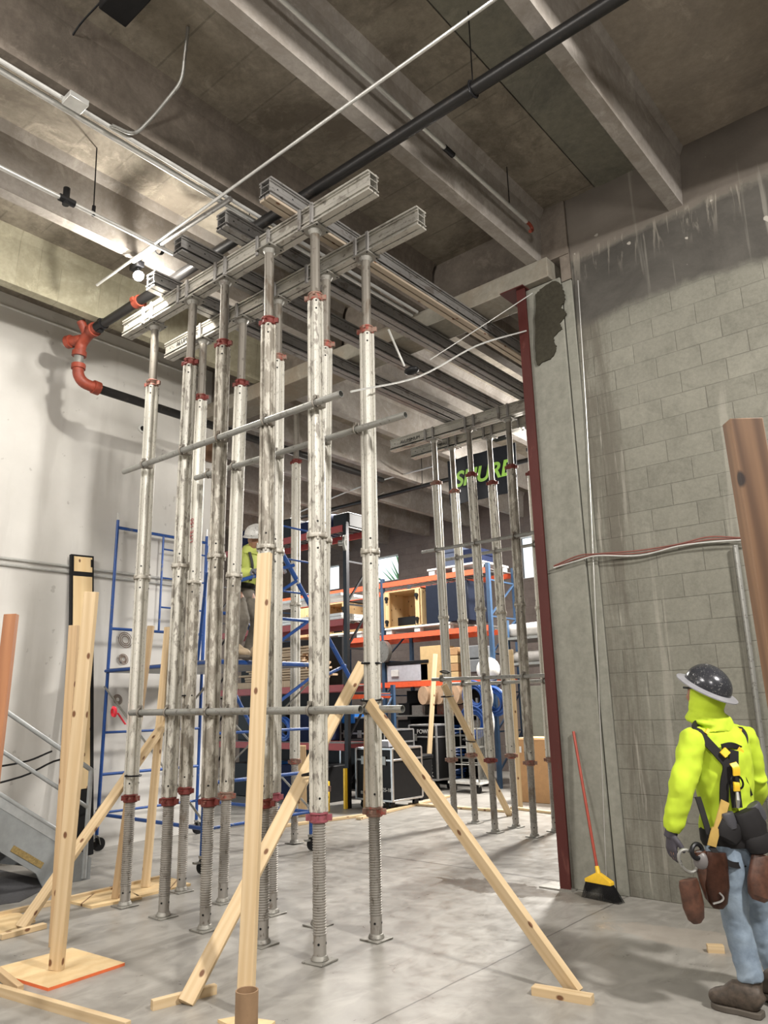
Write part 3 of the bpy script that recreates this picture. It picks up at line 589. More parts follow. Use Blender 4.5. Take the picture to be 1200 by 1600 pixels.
# straps
def strap(label, c, R, axis, sq=1, r=.0085):
    return tag(MB().torus(c, R, r, axis, 20, 6, sq).build('binding_strap', M_strap), label, 'strap', 'black binding straps')
strap('black strap holding the left brace top to the second row right post', (-3.913,4.440,1.917), .072, (.05, -.05, 1))
strap('black strap holding the long right brace to the second row right post', (-3.896,4.420,1.643), .082, (.05, -.12, 1))
strap('black strap around the nearest post and the brace behind it', (-3.981,3.900,1.150), .088, (-.2, 0, 1))
strap('black strap around the leftmost front post', (-6.209,3.860,1.050), .066, (0, 0, 1))
strap('black strap on the second post from left in the second row', (-6.302,4.450,1.731), .066, (0, 0, 1))
strap('black strap high on the leftmost far tower post', (-6.318,8.720,2.029), .066, (0, .2, 1))
strap('black strap on the leftmost far tower post holding the brace', (-6.278,8.700,1.698), .085, (0, -.1, 1))
strap('black strap on the second far tower post holding the brace', (-6.293,9.200,1.090), .09, (.2, 0, 1))
# ---------------------------------------------------------------- column steel, mortar, wall fittings
p = thing('steel_jamb', 'maroon steel jamb up the left edge of the grey column', 'steel column', (-3.49, 6.5, 0))
put(MB().bb(-3.515, 6.46, .012, -3.46, 6.90, 5.86).bb(-3.53, 6.455, .012, -3.43, 6.467, 5.86).build('jamb_plate', M_maroon), p)
put(MB().bb(-3.70, 6.40, 5.855, -3.42, 6.92, 5.868).build('bearing_plate', M_maroon), p)
put(MB().bb(-3.72, 6.42, 0, -3.40, 6.66, .012).build('foot_plate', M_plate), p)
b = MB(); out = [(-3.338,6.530,5.756), (-3.265,6.530,5.802), (-3.106,6.530,5.827), (-3.029,6.530,5.707), (-3.020,6.530,5.571), (-3.061,6.530,5.514), (-3.013,6.530,5.409), (-3.091,6.530,5.344), (-3.083,6.530,5.269), (-3.175,6.530,5.208), (-3.157,6.530,5.080), (-3.207,6.530,5.004), (-3.312,6.530,4.982), (-3.396,6.530,5.038)]
ol = bez(out+[out[0]], 9)[:-1]; ol = [q+Vector((random.uniform(-.008, .008), 0, random.uniform(-.007, .007))) if q.x > -3.38 or q.z < 5.2 else q for q in ol]; n = len(ol)
b.add([(q.x, 6.512, q.z) for q in ol]+[(q.x, 6.53, q.z) for q in ol], [tuple(range(n)), tuple(range(2*n-1, n-1, -1))]+[(i, (i+1) % n, n+(i+1) % n, n+i) for i in range(n)])
tag(b.build('mortar_patch', M_mortar, smooth=False), 'dark wet mortar patch at the top of the grey column', 'mortar')
def pipe(name, label, pts, r, mat, cat='pipe', group=None, n=10, sm=6):
    q = bez(pts, sm) if len(pts) > 2 else [Vector(k_) for k_ in pts]; return tag(MB().loft(q, [r]*len(q), n).build(name, mat), label, cat, group)
pipe('wall_conduit', 'grey vertical conduit on the block wall behind the worker', [(-1.725,6.530,2.814), (-1.728,6.530,1.939), (-1.737,6.530,0.789), (-1.727,6.530,0.014)], .022, M_galv, 'conduit')
pipe('wall_conduit', 'thin conduit up the edge of the grey column', [(-2.862,6.530,5.740), (-2.939,6.530,3.573), (-3.130,6.530,0.038)], .004, M_bright, 'conduit')
pts = [(-3.365,6.500,2.848), (-3.100,6.500,2.898), (-2.908,6.500,2.901), (-2.528,6.530,2.867), (-2.184,6.530,2.884), (-1.915,6.530,2.893), (-1.639,6.530,2.854), (-1.332,6.530,2.826), (-0.605,6.530,2.819), (1.046,6.530,2.986)]
M_rcab = plain('red_brown_cable', (.20, .07, .055), .5)
for i, (dz, mt) in enumerate(((0, M_rcab), (.022, M_rcab), (-.025, M_cond))):
    pipe('wall_cable', 'bundle of red brown cables sagging across column and block wall', [(x, y-.008*i, z+dz*(1 if j % 2 else .4)) for j, (x, y, z) in enumerate(pts)], .007, mt, 'cable', 'cables on the block wall')
# ---------------------------------------------------------------- broom
p = thing('push_broom', 'broom with red handle and yellow head leaning on the grey column', 'broom', (-3.090,6.286,0.000))
a = Vector((-3.072,6.236,0.170)); a.y = 6.36; hb = (-3.304,6.500,1.331)
c0 = Vector((-3.095,6.330,0.156)); put(MB().cyl(c0, hb, .0125, n=12).build('handle', plain('red_broom_handle', (.33, .05, .03), .4)), p)
d = Vector((.9, -.15, 0)).normalized(); e = MB(); sd = Vector((.15, .9, 0)).normalized()
u_ = (Vector(hb)-c0).normalized()
e.add([c0+d*s1*w_+sd*s2*t_+Vector((0, 0, z_)) for z_, w_, t_ in ((-.03, .125, .03), (-.005, .125, .03), (.05, .02, .018)) for s1, s2 in ((-1, -1), (1, -1), (1, 1), (-1, 1))],
      [(0, 1, 5, 4), (1, 2, 6, 5), (2, 3, 7, 6), (3, 0, 4, 7), (4, 5, 9, 8), (5, 6, 10, 9), (6, 7, 11, 10), (7, 4, 8, 11), (3, 2, 1, 0), (8, 9, 10, 11)]); e.cyl(c0+Vector((0, 0, .03)), c0+u_*.10, .022, .018, 12)
put(e.build('broom_head', M_yel, bevel=.003), p)
e = MB()
for i in range(28):
    for j in range(5):
        q = c0+d*(-.118+.236*i/27)+sd*(-.022+.011*j)+Vector((0, 0, -.03)); tip = q+d*((i-13.5)*.0045+.02)+sd*(j-2)*.008+Vector((0, 0, -(q.z-.004))); tip.z = .004; e.loft([q, tip], [.004, .003], 4)
o = put(e.build('bristles', M_black), p); o['kind'] = 'stuff'
# ---------------------------------------------------------------- ceiling pipes
p = thing('sprinkler_main', 'black iron sprinkler main under the ceiling with red couplings', 'pipe', (-8.05, 4.0, 6.0))
put(MB().cyl((3, 4.0, 6.0), (-7.62, 4.0, 6.0), .052, n=20).build('overhead_run', M_pipe), p)
put(MB().cyl((-6.93, 4.0, 6.0), (-6.84, 4.0, 6.0), .066, n=20).box((-6.88, 4.0, 6.0), (.05, .18, .04)).build('red_clamp', M_orange), p)
put(MB().cyl((-7.75, 4.0, 6.0), (-7.60, 4.0, 6.0), .064, n=20).box((-7.68, 4, 6.0), (.06, .06, .16)).build('valve_body', M_blackm), p)
e = MB(); q = bez([(-7.75, 4, 6.0), (-7.95, 4, 5.98), (-8.08, 3.99, 5.90), (-8.10, 3.98, 5.75)], 5); e.loft(q, [.066]*len(q), 18)
e.cyl((-7.80, 4, 6.0), (-7.86, 4, 6.0), .085, n=18); e.cyl((-8.095, 3.98, 5.80), (-8.10, 3.98, 5.74), .084, n=18); e.cyl((-8.06, 3.98, 5.95), (-8.26, 3.90, 5.95), .06, n=16); e.cyl((-8.2, 3.92, 5.95), (-8.26, 3.90, 5.95), .08, n=16); e.cyl((-7.97, 3.98, 6.0), (-7.97, 3.90, 6.13), .05, n=14)
put(e.build('upper_elbow', M_orange), p)
put(MB().cyl((-8.10, 3.98, 5.75), (-8.09, 3.98, 5.60), .055, n=18).build('grey_coupling', M_galv), p)
e = MB(); q = bez([(-8.09, 3.98, 5.62), (-8.09, 3.99, 5.50), (-8.07, 4.06, 5.41), (-8.05, 4.22, 5.385)], 5); e.loft(q, [.066]*len(q), 18); e.cyl((-8.09, 3.98, 5.63), (-8.09, 3.98, 5.57), .082, n=18); e.cyl((-8.05, 4.16, 5.39), (-8.05, 4.24, 5.385), .082, n=18)
put(e.build('lower_elbow', M_orange), p)
put(MB().cyl((-8.05, 4.22, 5.385), (-8.05, 9.5, 5.36), .055, n=18).build('wall_run', M_pipe), p)
for y_ in (4.95, 6.9):
    e = MB(); e.torus((-8.05, y_, 5.38), .065, .007, (0, 1, 0), 18, 6); e.cyl((-8.05, y_, 5.44), (-8.05, y_, ZS), .006, n=6); put(e.build('pipe_hanger', M_blackm), p)
e = MB(); e.torus((-2.42, 4.0, 6.0), .062, .008, (1, 0, 0), 18, 6); e.cyl((-2.42, 4.0, 6.06), (-2.42, 4.0, ZS), .005, n=6); put(e.build('pipe_hanger', M_blackm), p)
e = MB(); e.torus((-4.98, 4.0, 6.0), .062, .008, (1, 0, 0), 18, 6); e.cyl((-4.98, 4.0, 6.06), (-4.98, 4.0, ZS), .005, n=6); put(e.build('pipe_hanger', M_blackm), p)
p = thing('branch_pipe', 'bright conduit running beside the middle ceiling rib, ending in a dark hook', 'conduit', (-3.12, 6.1, 6.28), 'ceiling conduits')
put(MB().cyl((-3.12, -5, 6.28), (-3.12, 6.02, 6.28), .021, n=12).build('conduit_run', M_bright), p)
put(MB().loft(bez([(-3.12, 6.0, 6.28), (-3.12, 6.10, 6.28), (-3.12, 6.13, 6.24), (-3.12, 6.08, 6.20)], 5), [.018]*16, 8).build('end_hook', M_orange), p)
put(MB().cyl((-3.12, 5.7, 6.28), (-3.12, 5.7, ZS), .005, n=6).cyl((-3.12, 4.75, 6.28), (-3.12, 4.62, 6.28), .027, n=10).build('hanger_rod', M_blackm), p)
p = thing('branch_pipe', 'bright sprinkler branch pipe on the left under the ceiling, with a dark sprinkler head', 'pipe', (-5.82, 2.3, 6.0), 'ceiling conduits')
put(MB().cyl((-5.82, -5, 6.0), (-5.82, 6.3, 6.0), .021, n=12).build('pipe_run', M_bright), p)
put(MB().cyl((-5.82, 2.62, 5.95), (-5.82, 2.62, 6.12), .03, n=10).cyl((-5.82, 2.56, 6.0), (-5.82, 2.70, 6.0), .034, n=10).build('sprinkler_head', M_black), p)
put(MB().cyl((-5.82, 2.88, 6.0), (-5.86, 2.88, ZS), .006, n=6).cyl((-5.82, 2.88, 5.98), (-5.82, 2.88, 6.08), .018, n=8).build('hanger_rod', M_blackm), p)
pipe('ceiling_conduit', 'thin bright conduit crossing diagonally under the ceiling ribs', [(3, 3.44, 6.0), (-6.9, 3.52, 6.0)], .014, M_bright, 'conduit', 'ceiling conduits')
pipe('strut_channel', 'dark strut channel under the ceiling above the work light', [(-4.75, 3.60, 6.02), (-6.25, 3.55, 6.02)], .025, M_alud, 'channel')
pipe('ceiling_conduit', 'conduit along the underside of the stained ceiling rib', [(-4.90, -5, 6.07), (-4.90, 6.4, 6.07)], .024, M_bright, 'conduit', 'ceiling conduits')
pipe('ceiling_conduit', 'second conduit along the underside of the stained ceiling rib', [(-4.82, -5, 6.075), (-4.82, 6.4, 6.075)], .018, M_cond, 'conduit', 'ceiling conduits')
tag(MB().box((-4.759,2.144,6.050), (.13, .15, .05)).build('junction_box', M_bright, bevel=.004), 'square metal junction box on the ceiling rib at upper left', 'junction box')
pipe('bent_conduit', 'conduit curving down from the slab to the stained rib at upper left', [(-4.124,2.668,6.720), (-4.211,2.709,6.550), (-4.308,2.749,6.400), (-4.457,2.732,6.300), (-4.654,2.693,6.180), (-4.750,2.621,6.080), (-4.779,2.455,6.060)], .014, M_galv, 'conduit', 'ceiling conduits')
pipe('drooping_cable', 'thin dark cord drooping from the slab at upper left', [(-4.406,2.111,6.720), (-4.666,2.059,6.600), (-4.832,2.036,6.400), (-4.822,2.054,6.200), (-4.791,2.118,6.080)], .007, M_black, 'cord')
tag(MB().box((-4.158,2.158,6.620), (.34, .22, .18)).build('ceiling_fixture', M_black, bevel=.01), 'black box fixture on the slab at the top left edge', 'fixture')
pipe('hanging_cable', 'pale cord slung from the tower to the top of the column', [(-3.688,4.000,3.968), (-3.771,5.000,4.458), (-3.649,5.800,5.015), (-3.446,6.450,5.355)], .008, M_cond, 'cord')
pipe('hanging_cable', 'pale cord rising to the corner of the maroon bearing plate', [(-3.934,5.400,4.817), (-3.669,6.000,5.332), (-3.323,6.420,5.732)], .005, M_cond, 'cord')
pipe('hanging_cable', 'pale cords dropping from the joists to the black plug', [(-3.785,4.600,4.770), (-3.819,4.750,4.653), (-3.817,4.850,4.521)], .010, M_cond, 'cord')
tag(MB().ell((-3.778,4.900,4.482), (.075, .05, .035)).build('cable_connector', M_black), 'black cable connector hanging on the pale cord', 'connector')
# ---------------------------------------------------------------- work lights
M_glow = bpy.data.materials.new('lamp_glow'); M_glow.use_nodes = True; nb = M_glow.node_tree.nodes['Principled BSDF']; nb.inputs['Emission Color'].default_value = (1, .95, .86, 1); nb.inputs['Emission Strength'].default_value = 60
def work_light(label, c, aim, en, grp, r=.045):
    c = Vector(c); p = thing('work_light', label, 'light', c, grp); d = (Vector(aim)-c).normalized()
    put(MB().cyl(c-d*.10, c-d*.01, .03, r+.012, 16).build('lamp_housing', M_blackm), p); put(MB().ell(c, (r, r, r)).build('bulb', M_glow), p)
    put(MB().box(c+Vector((-.05, 0, .14)), (.16, .07, .06)).cyl(c+Vector((-.02, 0, .12)), c-d*.05, .012, n=8).build('mounting_clamp', M_blackm), p)
    l = lamp('work_light_lamp', 'POINT', c+d*.07, en, (1, .95, .86), .05); put(l, p); return p
LP = Vector((-6.224,3.608,5.860))
work_light('bright work light clamped at the left end of the ceiling strut', LP, LP+Vector((.5, -.1, -.6)), 150, 'work lights')
e = MB()
for k in range(4): e.torus(LP+Vector((.22, .06, .25))+Vector((.01*k, 0, 0)), .075+.008*k, .005, (1, .4, 0), 20, 5, .7)
tag(e.build('cable_coil', M_black), 'black cable looped beside the bright work light', 'cable')
work_light('small bright light at the maroon jamb beyond the far tower', (-5.461,10.200,5.347), (-6, 8, 2), 60, 'work lights', .035)
# ---------------------------------------------------------------- left wall fittings
for z_, lb in ((3.375, 'upper of two grey conduits along the white wall'), (3.30, 'lower of two grey conduits along the white wall')):
    pipe('wall_conduit', lb, [(WX+.03, -4, z_), (WX+.03, 6.5, z_)], .017, M_cond, 'conduit')
pipe('wall_conduit', 'white conduit high on the white wall under the ceiling', [(WX+.02, -4, 6.545), (WX+.02, 6.5, 6.545)], .016, M_whitepl, 'conduit')
q = Vector((-9.030,5.439,5.457)); tag(MB().lathe(q, (1, 0, 0), [(.06, 0), (.06, .01), (.03, .015)], 20).build('wall_port', [M_whitepl]), 'round white rimmed port with dark centre on the white wall', 'wall port')
o = MB().lathe(q+Vector((.012, 0, 0)), (1, 0, 0), [(.035, 0), (.035, .012)], 20).build('lens', M_black); put(o, bpy.data.objects['wall_port'])
q = Vector((-9.000,6.541,5.389)); tag(MB().box(q, (.08, .26, .30)).build('wall_box', M_rough, bevel=.01), 'small brown box high on the white wall', 'box')
# hole scars in the wall
for i, (px, s) in enumerate((((-9.040,5.392,2.503), .09), ((-9.040,5.382,2.255), .06), ((-9.040,5.336,1.746), .055))):
    q = Vector(px); r_ = MB()
    for k in range(3): r_.torus(q, s*(1-.25*k), .004, (1, 0, 0), 14, 4, 1.2)
    r_.cur = 1; tag(r_.build('wall_scar', M_rough), 'round chipped scar in the white wall inside the blue frame', 'wall scar', 'scars in the white wall')
# black edged panel leaning on the white wall
p = thing('leaning_panel', 'tall plywood panel with black edging leaning on the white wall', 'panel', (-8.9, 4.75, 0))
M, L = axis_frame((-8.72, 4.80, .0), (-8.96, 4.66, 3.52), (0, 1, 0))
def PB(mb, name, mat, **k): return put(mb.build(name, mat, xf=M, **k), p)
PB(MB().box((0, 0, L/2), (.30, .05, L)), 'panel_body', M_black); PB(MB().box((.005, -.028, L-.12), (.24, .008, .19)), 'upper_plywood', M_ply)
PB(MB().box((-.0, -.028, L-.80), (.25, .008, 1.05)), 'middle_plywood', M_ply); PB(MB().box((.0, -.028, L-2.1), (.20, .008, 1.4)), 'lower_plywood', M_ply)
PB(MB().box((.12, -.031, L-.1), (.03, .01, .10)).box((.12, -.031, L-.52), (.03, .01, .08)), 'hinge', M_black)
timber('wooden_stud', 'pale offcut stud leaning on the black edged panel', (-8.3,4.395,0), (-8.750,4.566,2.328), .07, .038, hint=(0, 1, 0), group='upright studs')
# ---------------------------------------------------------------- steel stair
p = thing('steel_stair', 'grey steel stair with pipe handrail at lower left', 'stair', (-7.5, 4.2, 0))
sx = -7.5
def seg(a, b, r, nm, mat=M_hand): return put(MB().cyl(a, b, r, n=12).build(nm, mat), p)
dirv = Vector((0, -1, .655)); foot = Vector((sx, 4.25, 0))
e = MB(); e.add([(sx, 4.25, 0), (sx, 4.25, .19), (sx, 3.95, .40), (sx, .2, 2.86), (sx, .2, 2.53), (sx, 3.70, .14), (sx, 3.78, 0)]+[(sx-.02, 4.25, 0), (sx-.02, 4.25, .19), (sx-.02, 3.95, .40), (sx-.02, .2, 2.86), (sx-.02, .2, 2.53), (sx-.02, 3.70, .14), (sx-.02, 3.78, 0)], [(0, 1, 2, 3, 4, 5, 6), (13, 12, 11, 10, 9, 8, 7)]+[(i, (i+1) % 7, 7+(i+1) % 7, 7+i) for i in range(7)])
put(e.build('stringer', M_grey, smooth=False), p)
e = MB(); e.bar((sx-.0, 3.95, .40), (sx-.0, .2, 2.86), .10, .012, (1, 0, 0)); put(e.build('stringer_flange', M_hand), p)
e = MB(); e.add([(sx-.9+q[0]*.0, q[1], q[2]) for q in ((0, 4.25, 0), (0, 4.25, .19), (0, 3.95, .40), (0, .2, 2.86), (0, .2, 2.53), (0, 3.70, .14))]+[(sx-.88, q[1], q[2]) for q in ((0, 4.25, 0), (0, 4.25, .19), (0, 3.95, .40), (0, .2, 2.86), (0, .2, 2.53), (0, 3.70, .14))], [(0, 1, 2, 3, 4, 5), (11, 10, 9, 8, 7, 6)]+[(i, (i+1) % 6, 6+(i+1) % 6, 6+i) for i in range(6)]); put(e.build('stringer', M_grey, smooth=False), p)
for i in range(12):
    y_ = 4.1-.27*i; put(MB().box((sx-.45, y_, .12+.177*i), (.86, .27, .03)).build('tread', M_blackm), p)
h0 = Vector((sx, 4.18, 1.03))
seg(h0, h0+dirv*3.6, .022, 'handrail'); seg((sx, 4.18, .67), Vector((sx, 4.18, .67))+dirv*3.6, .019, 'mid_rail'); seg((sx, 4.0, .42), Vector((sx, 4.0, .42))+dirv*3.4, .019, 'low_rail')
seg((sx, 4.18, .02), (sx, 4.18, 1.04), .024, 'rail_post'); seg((sx, 2.6, 1.1), (sx, 2.6, 2.07), .022, 'rail_post'); seg((sx, 1.0, 2.2), (sx, 1.0, 3.12), .022, 'rail_post')
put(MB().box((sx+.006, 3.60, .30), (.006, .36, .055), Matrix.Rotation(-.58, 3, 'X')).build('brass_plate', plain('brass_plate', (.30, .22, .09), .5, .3, .3, 60)), p)
pipe('power_cord', 'black cord draped behind the stair handrail', [(-8.0, 2.6, 1.22), (-8.0, 3.2, 1.10), (-8.0, 3.7, 1.12), (-8.2, 4.1, 1.2)], .010, M_black, 'cord', 'cords by the stair')
pipe('power_cord', 'second black cord sagging behind the stair handrail', [(-8.0, 2.6, 1.10), (-8.0, 3.2, .93), (-8.0, 3.7, .98), (-8.1, 4.2, 1.1), (-8.1, 4.25, .6), (-8.1, 4.3, .3)], .010, M_black, 'cord', 'cords by the stair')
flat('floor_mat', 'dark grey mat on the floor under the stair', [(-7.6, 3.95), (-7.15, 3.4), (-7.4, 2.6), (-8.9, 2.6), (-8.9, 3.9)], 0, .008, plain('rubber_mat', (.06, .06, .065), .7, 0, .3, 60), 'mat')
# ---------------------------------------------------------------- cardboard tube
cb = Vector((-2.996,2.506,0.000)); ct = Vector((cb.x-.0, cb.y, 0)); 
mb = MB(); n = 24; TH = .36; vs = []; 
for z_, r_ in ((0, .052), (TH, .052), (TH, .046), (0.01, .046)):
    for j in range(n): a = 2*math.pi*j/n; vs.append((cb.x+r_*math.cos(a), cb.y+r_*math.sin(a), z_))
mb.add(vs, [(i*n+j, i*n+(j+1) % n, ((i+1) % 4)*n+(j+1) % n, ((i+1) % 4)*n+j) for i in range(4) for j in range(n)])
tag(mb.build('cardboard_tube', M_kraft), 'brown cardboard tube standing upright at the bottom edge', 'cardboard tube')
# ---------------------------------------------------------------- rolling scaffold
p = thing('rolling_scaffold', 'blue rolling scaffold between the white wall and the tower', 'scaffold', (-7.8, 5.8, 0))
def sframe(x, ya, yb, zt, z0=.18):
    e = MB(); e.cyl((x, ya, z0), (x, ya, zt), .021, n=10).cyl((x, yb, z0), (x, yb, zt), .021, n=10)
    e.cyl((x, ya, zt-.1), (x, yb, zt-.1), .021, n=10).cyl((x, ya, 2.62), (x, yb, 2.62), .019, n=10).cyl((x, ya, 2.09), (x, yb, 2.09), .021, n=10).cyl((x, ya, .86), (x, yb, .86), .019, n=10).cyl((x, ya, 1.35), (x, yb, 1.35), .016, n=10).cyl((x, ya, .42), (x, yb, .42), .016, n=10)
    put(e.build('scaffold_frame', M_blue), p)
    e = MB(); e.cyl((x, yb-.72, 2.62), (x, yb-.72, zt-.1), .015, n=8)
    for z_ in (2.95, 3.35, 3.75): e.cyl((x, yb-.72, z_), (x, yb, z_), .012, n=8)
    put(e.build('ladder_rungs', M_blue), p)
    e = MB(); e.cyl((x, ya, zt), (x, ya, zt+.10), .015, n=8).cyl((x, yb, zt), (x, yb, zt+.10), .015, n=8); put(e.build('coupling_pin', M_bright), p)
    for y_ in (ya, yb):
        e = MB(); e.cyl((x-.02, y_+.03, .075), (x+.02, y_+.03, .075), .075, n=20); put(e.build('caster_wheel', M_black), p)
        e = MB(); e.bar((x-.03, y_, .17), (x-.03, y_+.03, .07), .04, .006).bar((x+.03, y_, .17), (x+.03, y_+.03, .07), .04, .006).cyl((x, y_, .15), (x, y_, .22), .02, n=8).box((x, y_-.06, .12), (.05, .06, .02)); put(e.build('caster_fork', M_galv), p)
sframe(-8.88, 5.08, 6.50, 4.04)
sframe(-6.72, 5.0, 6.52, 2.20)
for y_ in (5.05, 6.51):
    for z_ in (2.09, .42): put(MB().cyl((-8.88, y_, z_), (-6.72, y_, z_), .020, n=10).build('side_tube', M_blue), p)
    for a_, b_ in ((.45, 1.9), (1.9, .45)): put(MB().cyl((-8.88, y_, a_), (-6.72, y_, b_), .012, n=8).build('cross_brace', M_galv), p)
put(MB().bb(-8.86, 5.09, 2.07, -6.74, 6.47, 2.12).build('platform', M_galv), p)
put(MB().cyl((-6.720,6.031,3.405), (-6.720,6.265,3.118), .030, n=10).cyl((-6.720,6.298,3.066), (-6.720,7.222,1.925), .028, n=10).build('gooseneck_brace', M_blue), p)
put(MB().cyl((-6.720,6.147,3.262), (-6.720,6.319,3.052), .022, n=10).build('brace_sleeve', M_bright), p)
for a_, b_ in (((-6.720,5.987,2.933), (-6.720,6.297,3.113)), ((-6.720,6.016,2.354), (-6.720,6.538,2.660)), ((-6.720,6.027,1.675), (-6.720,6.561,1.972)), ((-6.720,6.540,1.895), (-6.720,7.129,2.100)), ((-6.720,5.434,2.698), (-6.720,5.650,2.279)), ((-6.720,5.256,1.919), (-6.720,5.675,1.301))):
    put(MB().cyl(a_, b_, .020, n=8).build('diagonal_tube', M_blue), p)
put(MB().cyl((-8.88, 6.51, 2.12), (-8.88, 6.51, 3.9), .021).cyl((-8.3, 6.0, 2.12), (-7.9, 5.8, 3.3), .02, n=8).build('guard_tube', M_blue), p)
tag(MB().torus((-6.300,3.689,1.597), .05, .016, (0, 1, .5), 16, 4, .5).bar((-6.300,3.727,1.585), (-6.300,3.810,1.484), .03, .004).build('flag_ribbon', M_redtape), 'red plastic flag ribbon tied at the left end of the low tube', 'ribbon')
# ---------------------------------------------------------------- far room: racks and stored goods
def rack(label, xs, y0, dep, levels, zt, beam_m=M_rackor, up_m=M_rackbl, deck=True, group='pallet racks'):
    p = thing('pallet_rack', label, 'rack', ((xs[0]+xs[-1])/2, y0, 0), group)
    for x in xs:
        for yy in (y0, y0+dep): put(MB().bb(x-.04, yy, 0, x+.04, yy+.07, zt).build('upright', up_m), p)
        e = MB(); z = .3; k = 0
        while z < zt-.8: e.bar((x, y0+.03, z), (x, y0+dep+.03, z+.75), .03, .03, (1, 0, 0)); z += .75; e.bar((x, y0+.03, z), (x, y0+dep+.03, z), .03, .03, (1, 0, 0))
        put(e.build('upright_bracing', up_m), p)
    for z in levels:
        for a, b_ in zip(xs, xs[1:]):
            for yy in (y0-.01, y0+dep+.03): put(MB().bb(a+.04, yy, z-.11, b_-.04, yy+.045, z).build('beam', beam_m), p)
            if deck:
                e = MB(); n = max(3, int((b_-a)/.16))
                for i in range(n+1): x = a+.05+(b_-a-.1)*i/n; e.bar((x, y0, z-.008), (x, y0+dep, z-.008), .02, .016)
                for i in range(9): yy = y0+.05+(dep-.1)*i/8; e.bar((a+.05, yy, z-.002), (b_-.05, yy, z-.002), .008, .006)
                put(e.build('wire_deck', M_deck), p)
    return p
def bx(name, label, cat, c, d, mat, group=None, bevel=.008, rz=0):
    o = MB().box((0, 0, d[2]/2), d).build(name, mat, bevel=bevel); o.location = c; o.rotation_euler = (0, 0, rz); return tag(o, label, cat, group)
rack('orange and blue pallet rack under the high windows', [-15.1, -13.1, -11.10, -8.25], 13.0, 1.0, [4.30, 3.12, 2.08], 4.40)
rack('dark upright rack behind the scaffold, red beams, loaded with lumber', [-12.6, -8.86], 9.4, .62, [4.70, 3.05, 1.95, 1.0], 4.75, M_redrack, M_blackm, True)
rack('low orange shelf rack left of the flight case', [-12.7, -10.2], 11.6, .6, [1.85], 2.0, M_rackor, M_rackbl, True)
def open_crate(label, x, w, z, h, y0=12.98, d=.9, dark=True):
    p = thing('wooden_crate', label, 'crate', (x+w/2, y0, z), 'open plywood crates'); e = MB(); t_ = .025
    e.bb(x, y0, z, x+w, y0+d, z+t_).bb(x, y0, z+h-t_, x+w, y0+d, z+h).bb(x, y0, z, x+t_, y0+d, z+h).bb(x+w-t_, y0, z, x+w, y0+d, z+h).bb(x, y0+d-t_, z, x+w, y0+d, z+h); put(e.build('crate_shell', M_birch), p)
    for xx in (x+.05, x+w-.17):
        put(MB().bb(xx, y0-.01, z+.03, xx+.11, y0+.03, z+h-.03).build('side_board', M_birch), p)
        for zz in (z+.14, z+h-.16): put(MB().cyl((xx+.055, y0-.05, zz), (xx+.055, y0-.01, zz), .045, n=12).box((xx+.055, y0-.02, zz-.05), (.05, .03, .09)).build('caster', M_black), p)
    e = MB().bb(x+.2, y0+.25, z+t_, x+w-.2, y0+.85, z+h*.3); put(e.build('inner_load', M_black), p); return p
def pallet(label, x0, x1, z, y0=12.95, d=1.0, mat=None):
    p = thing('plastic_pallet', label, 'pallet', ((x0+x1)/2, y0, z), 'white plastic pallets'); put(MB().bb(x0, y0, z+.10, x1, y0+d, z+.14).build('deck', mat or M_whitepl, bevel=.005), p)
    for i in range(3):
        for j in range(2): put(MB().box((x0+.1+(x1-x0-.2)*i/2, y0+.1+(d-.2)*j, z+.05), (.16, .14, .10)).build('foot', mat or M_whitepl, bevel=.01), p)
Z2 = 3.12
open_crate('open plywood crate with black casters on the middle rack level', -11.03, 1.08, Z2+.14, .82)
open_crate('open plywood crate left of the white post on the middle rack level', -13.05, .9, Z2+.14, .74)
bx('plywood_box', 'closed plywood box at the left end of the middle rack level', 'box', (-13.65, 13.4, Z2+.14), (1.0, .8, .72), M_birch)
pallet('white plastic pallet under the large open crate', -11.0, -9.2, Z2); pallet('white plastic pallet under the left crates', -13.1, -11.7, Z2)
pallet('white plastic pallet on the top rack level', -9.75, -8.3, 4.30)
bx('black_case', 'large black case beside the open crate', 'case', (-9.30, 13.42, Z2+.14), (1.1, .85, .84), plain('blue_black_laminate', (.012, .016, .03), .45), bevel=.02)
for i, (x, w_, h_, z_) in enumerate(((-9.3, .5, .16, 4.44), (-8.75, .6, .18, 4.44), (-9.2, .55, .14, 4.60), (-8.7, .5, .14, 4.62), (-9.15, .4, .12, 4.74))):
    bx('folded_fabric', 'folded dark moving pad on the top rack level', 'fabric', (x, 13.4, z_), (w_, .7, h_), M_navy if i % 2 else plain('slate_fabric', (.06, .075, .12), .8), 'moving pads on the top pallet', .03)
p = thing('storage_tote', 'light grey storage tote with dark lid on the lower rack level', 'tote', (-10.5, 13.3, 2.08)); put(MB().bb(-11.0, 13.0, 2.08, -9.85, 13.6, 2.45).build('tote_body', M_greyplast, bevel=.02), p); put(MB().bb(-11.02, 12.98, 2.45, -9.83, 13.62, 2.52).build('lid', M_black, bevel=.01), p); put(MB().bb(-10.85, 12.96, 2.20, -10.65, 13.0, 2.34).build('latch', M_whitepl, bevel=.005), p)
bx('cardboard_box', 'tall pale cardboard box on the lower rack level', 'box', (-9.78, 13.25, 2.08), (.55, .5, .72), M_card2, 'boxes on the lower rack level')
for i in range(4): bx('cardboard_box', ('bottom', 'second', 'third', 'top')[i]+' of the flat cartons stacked beside the tall cardboard box', 'box', (-9.28, 13.2, 2.08+.165*i), (.42, .42, .155), M_card if i % 2 else M_card2, 'boxes on the lower rack level')
for i in range(2): bx('grey_tote', ('lower', 'upper')[i]+' grey tote right of the stacked cartons', 'tote', (-8.75, 13.2, 2.20+.28*i), (.46, .42, .26), plain('mid_grey_plastic', (.17, .18, .19), .5), 'grey totes', .02)
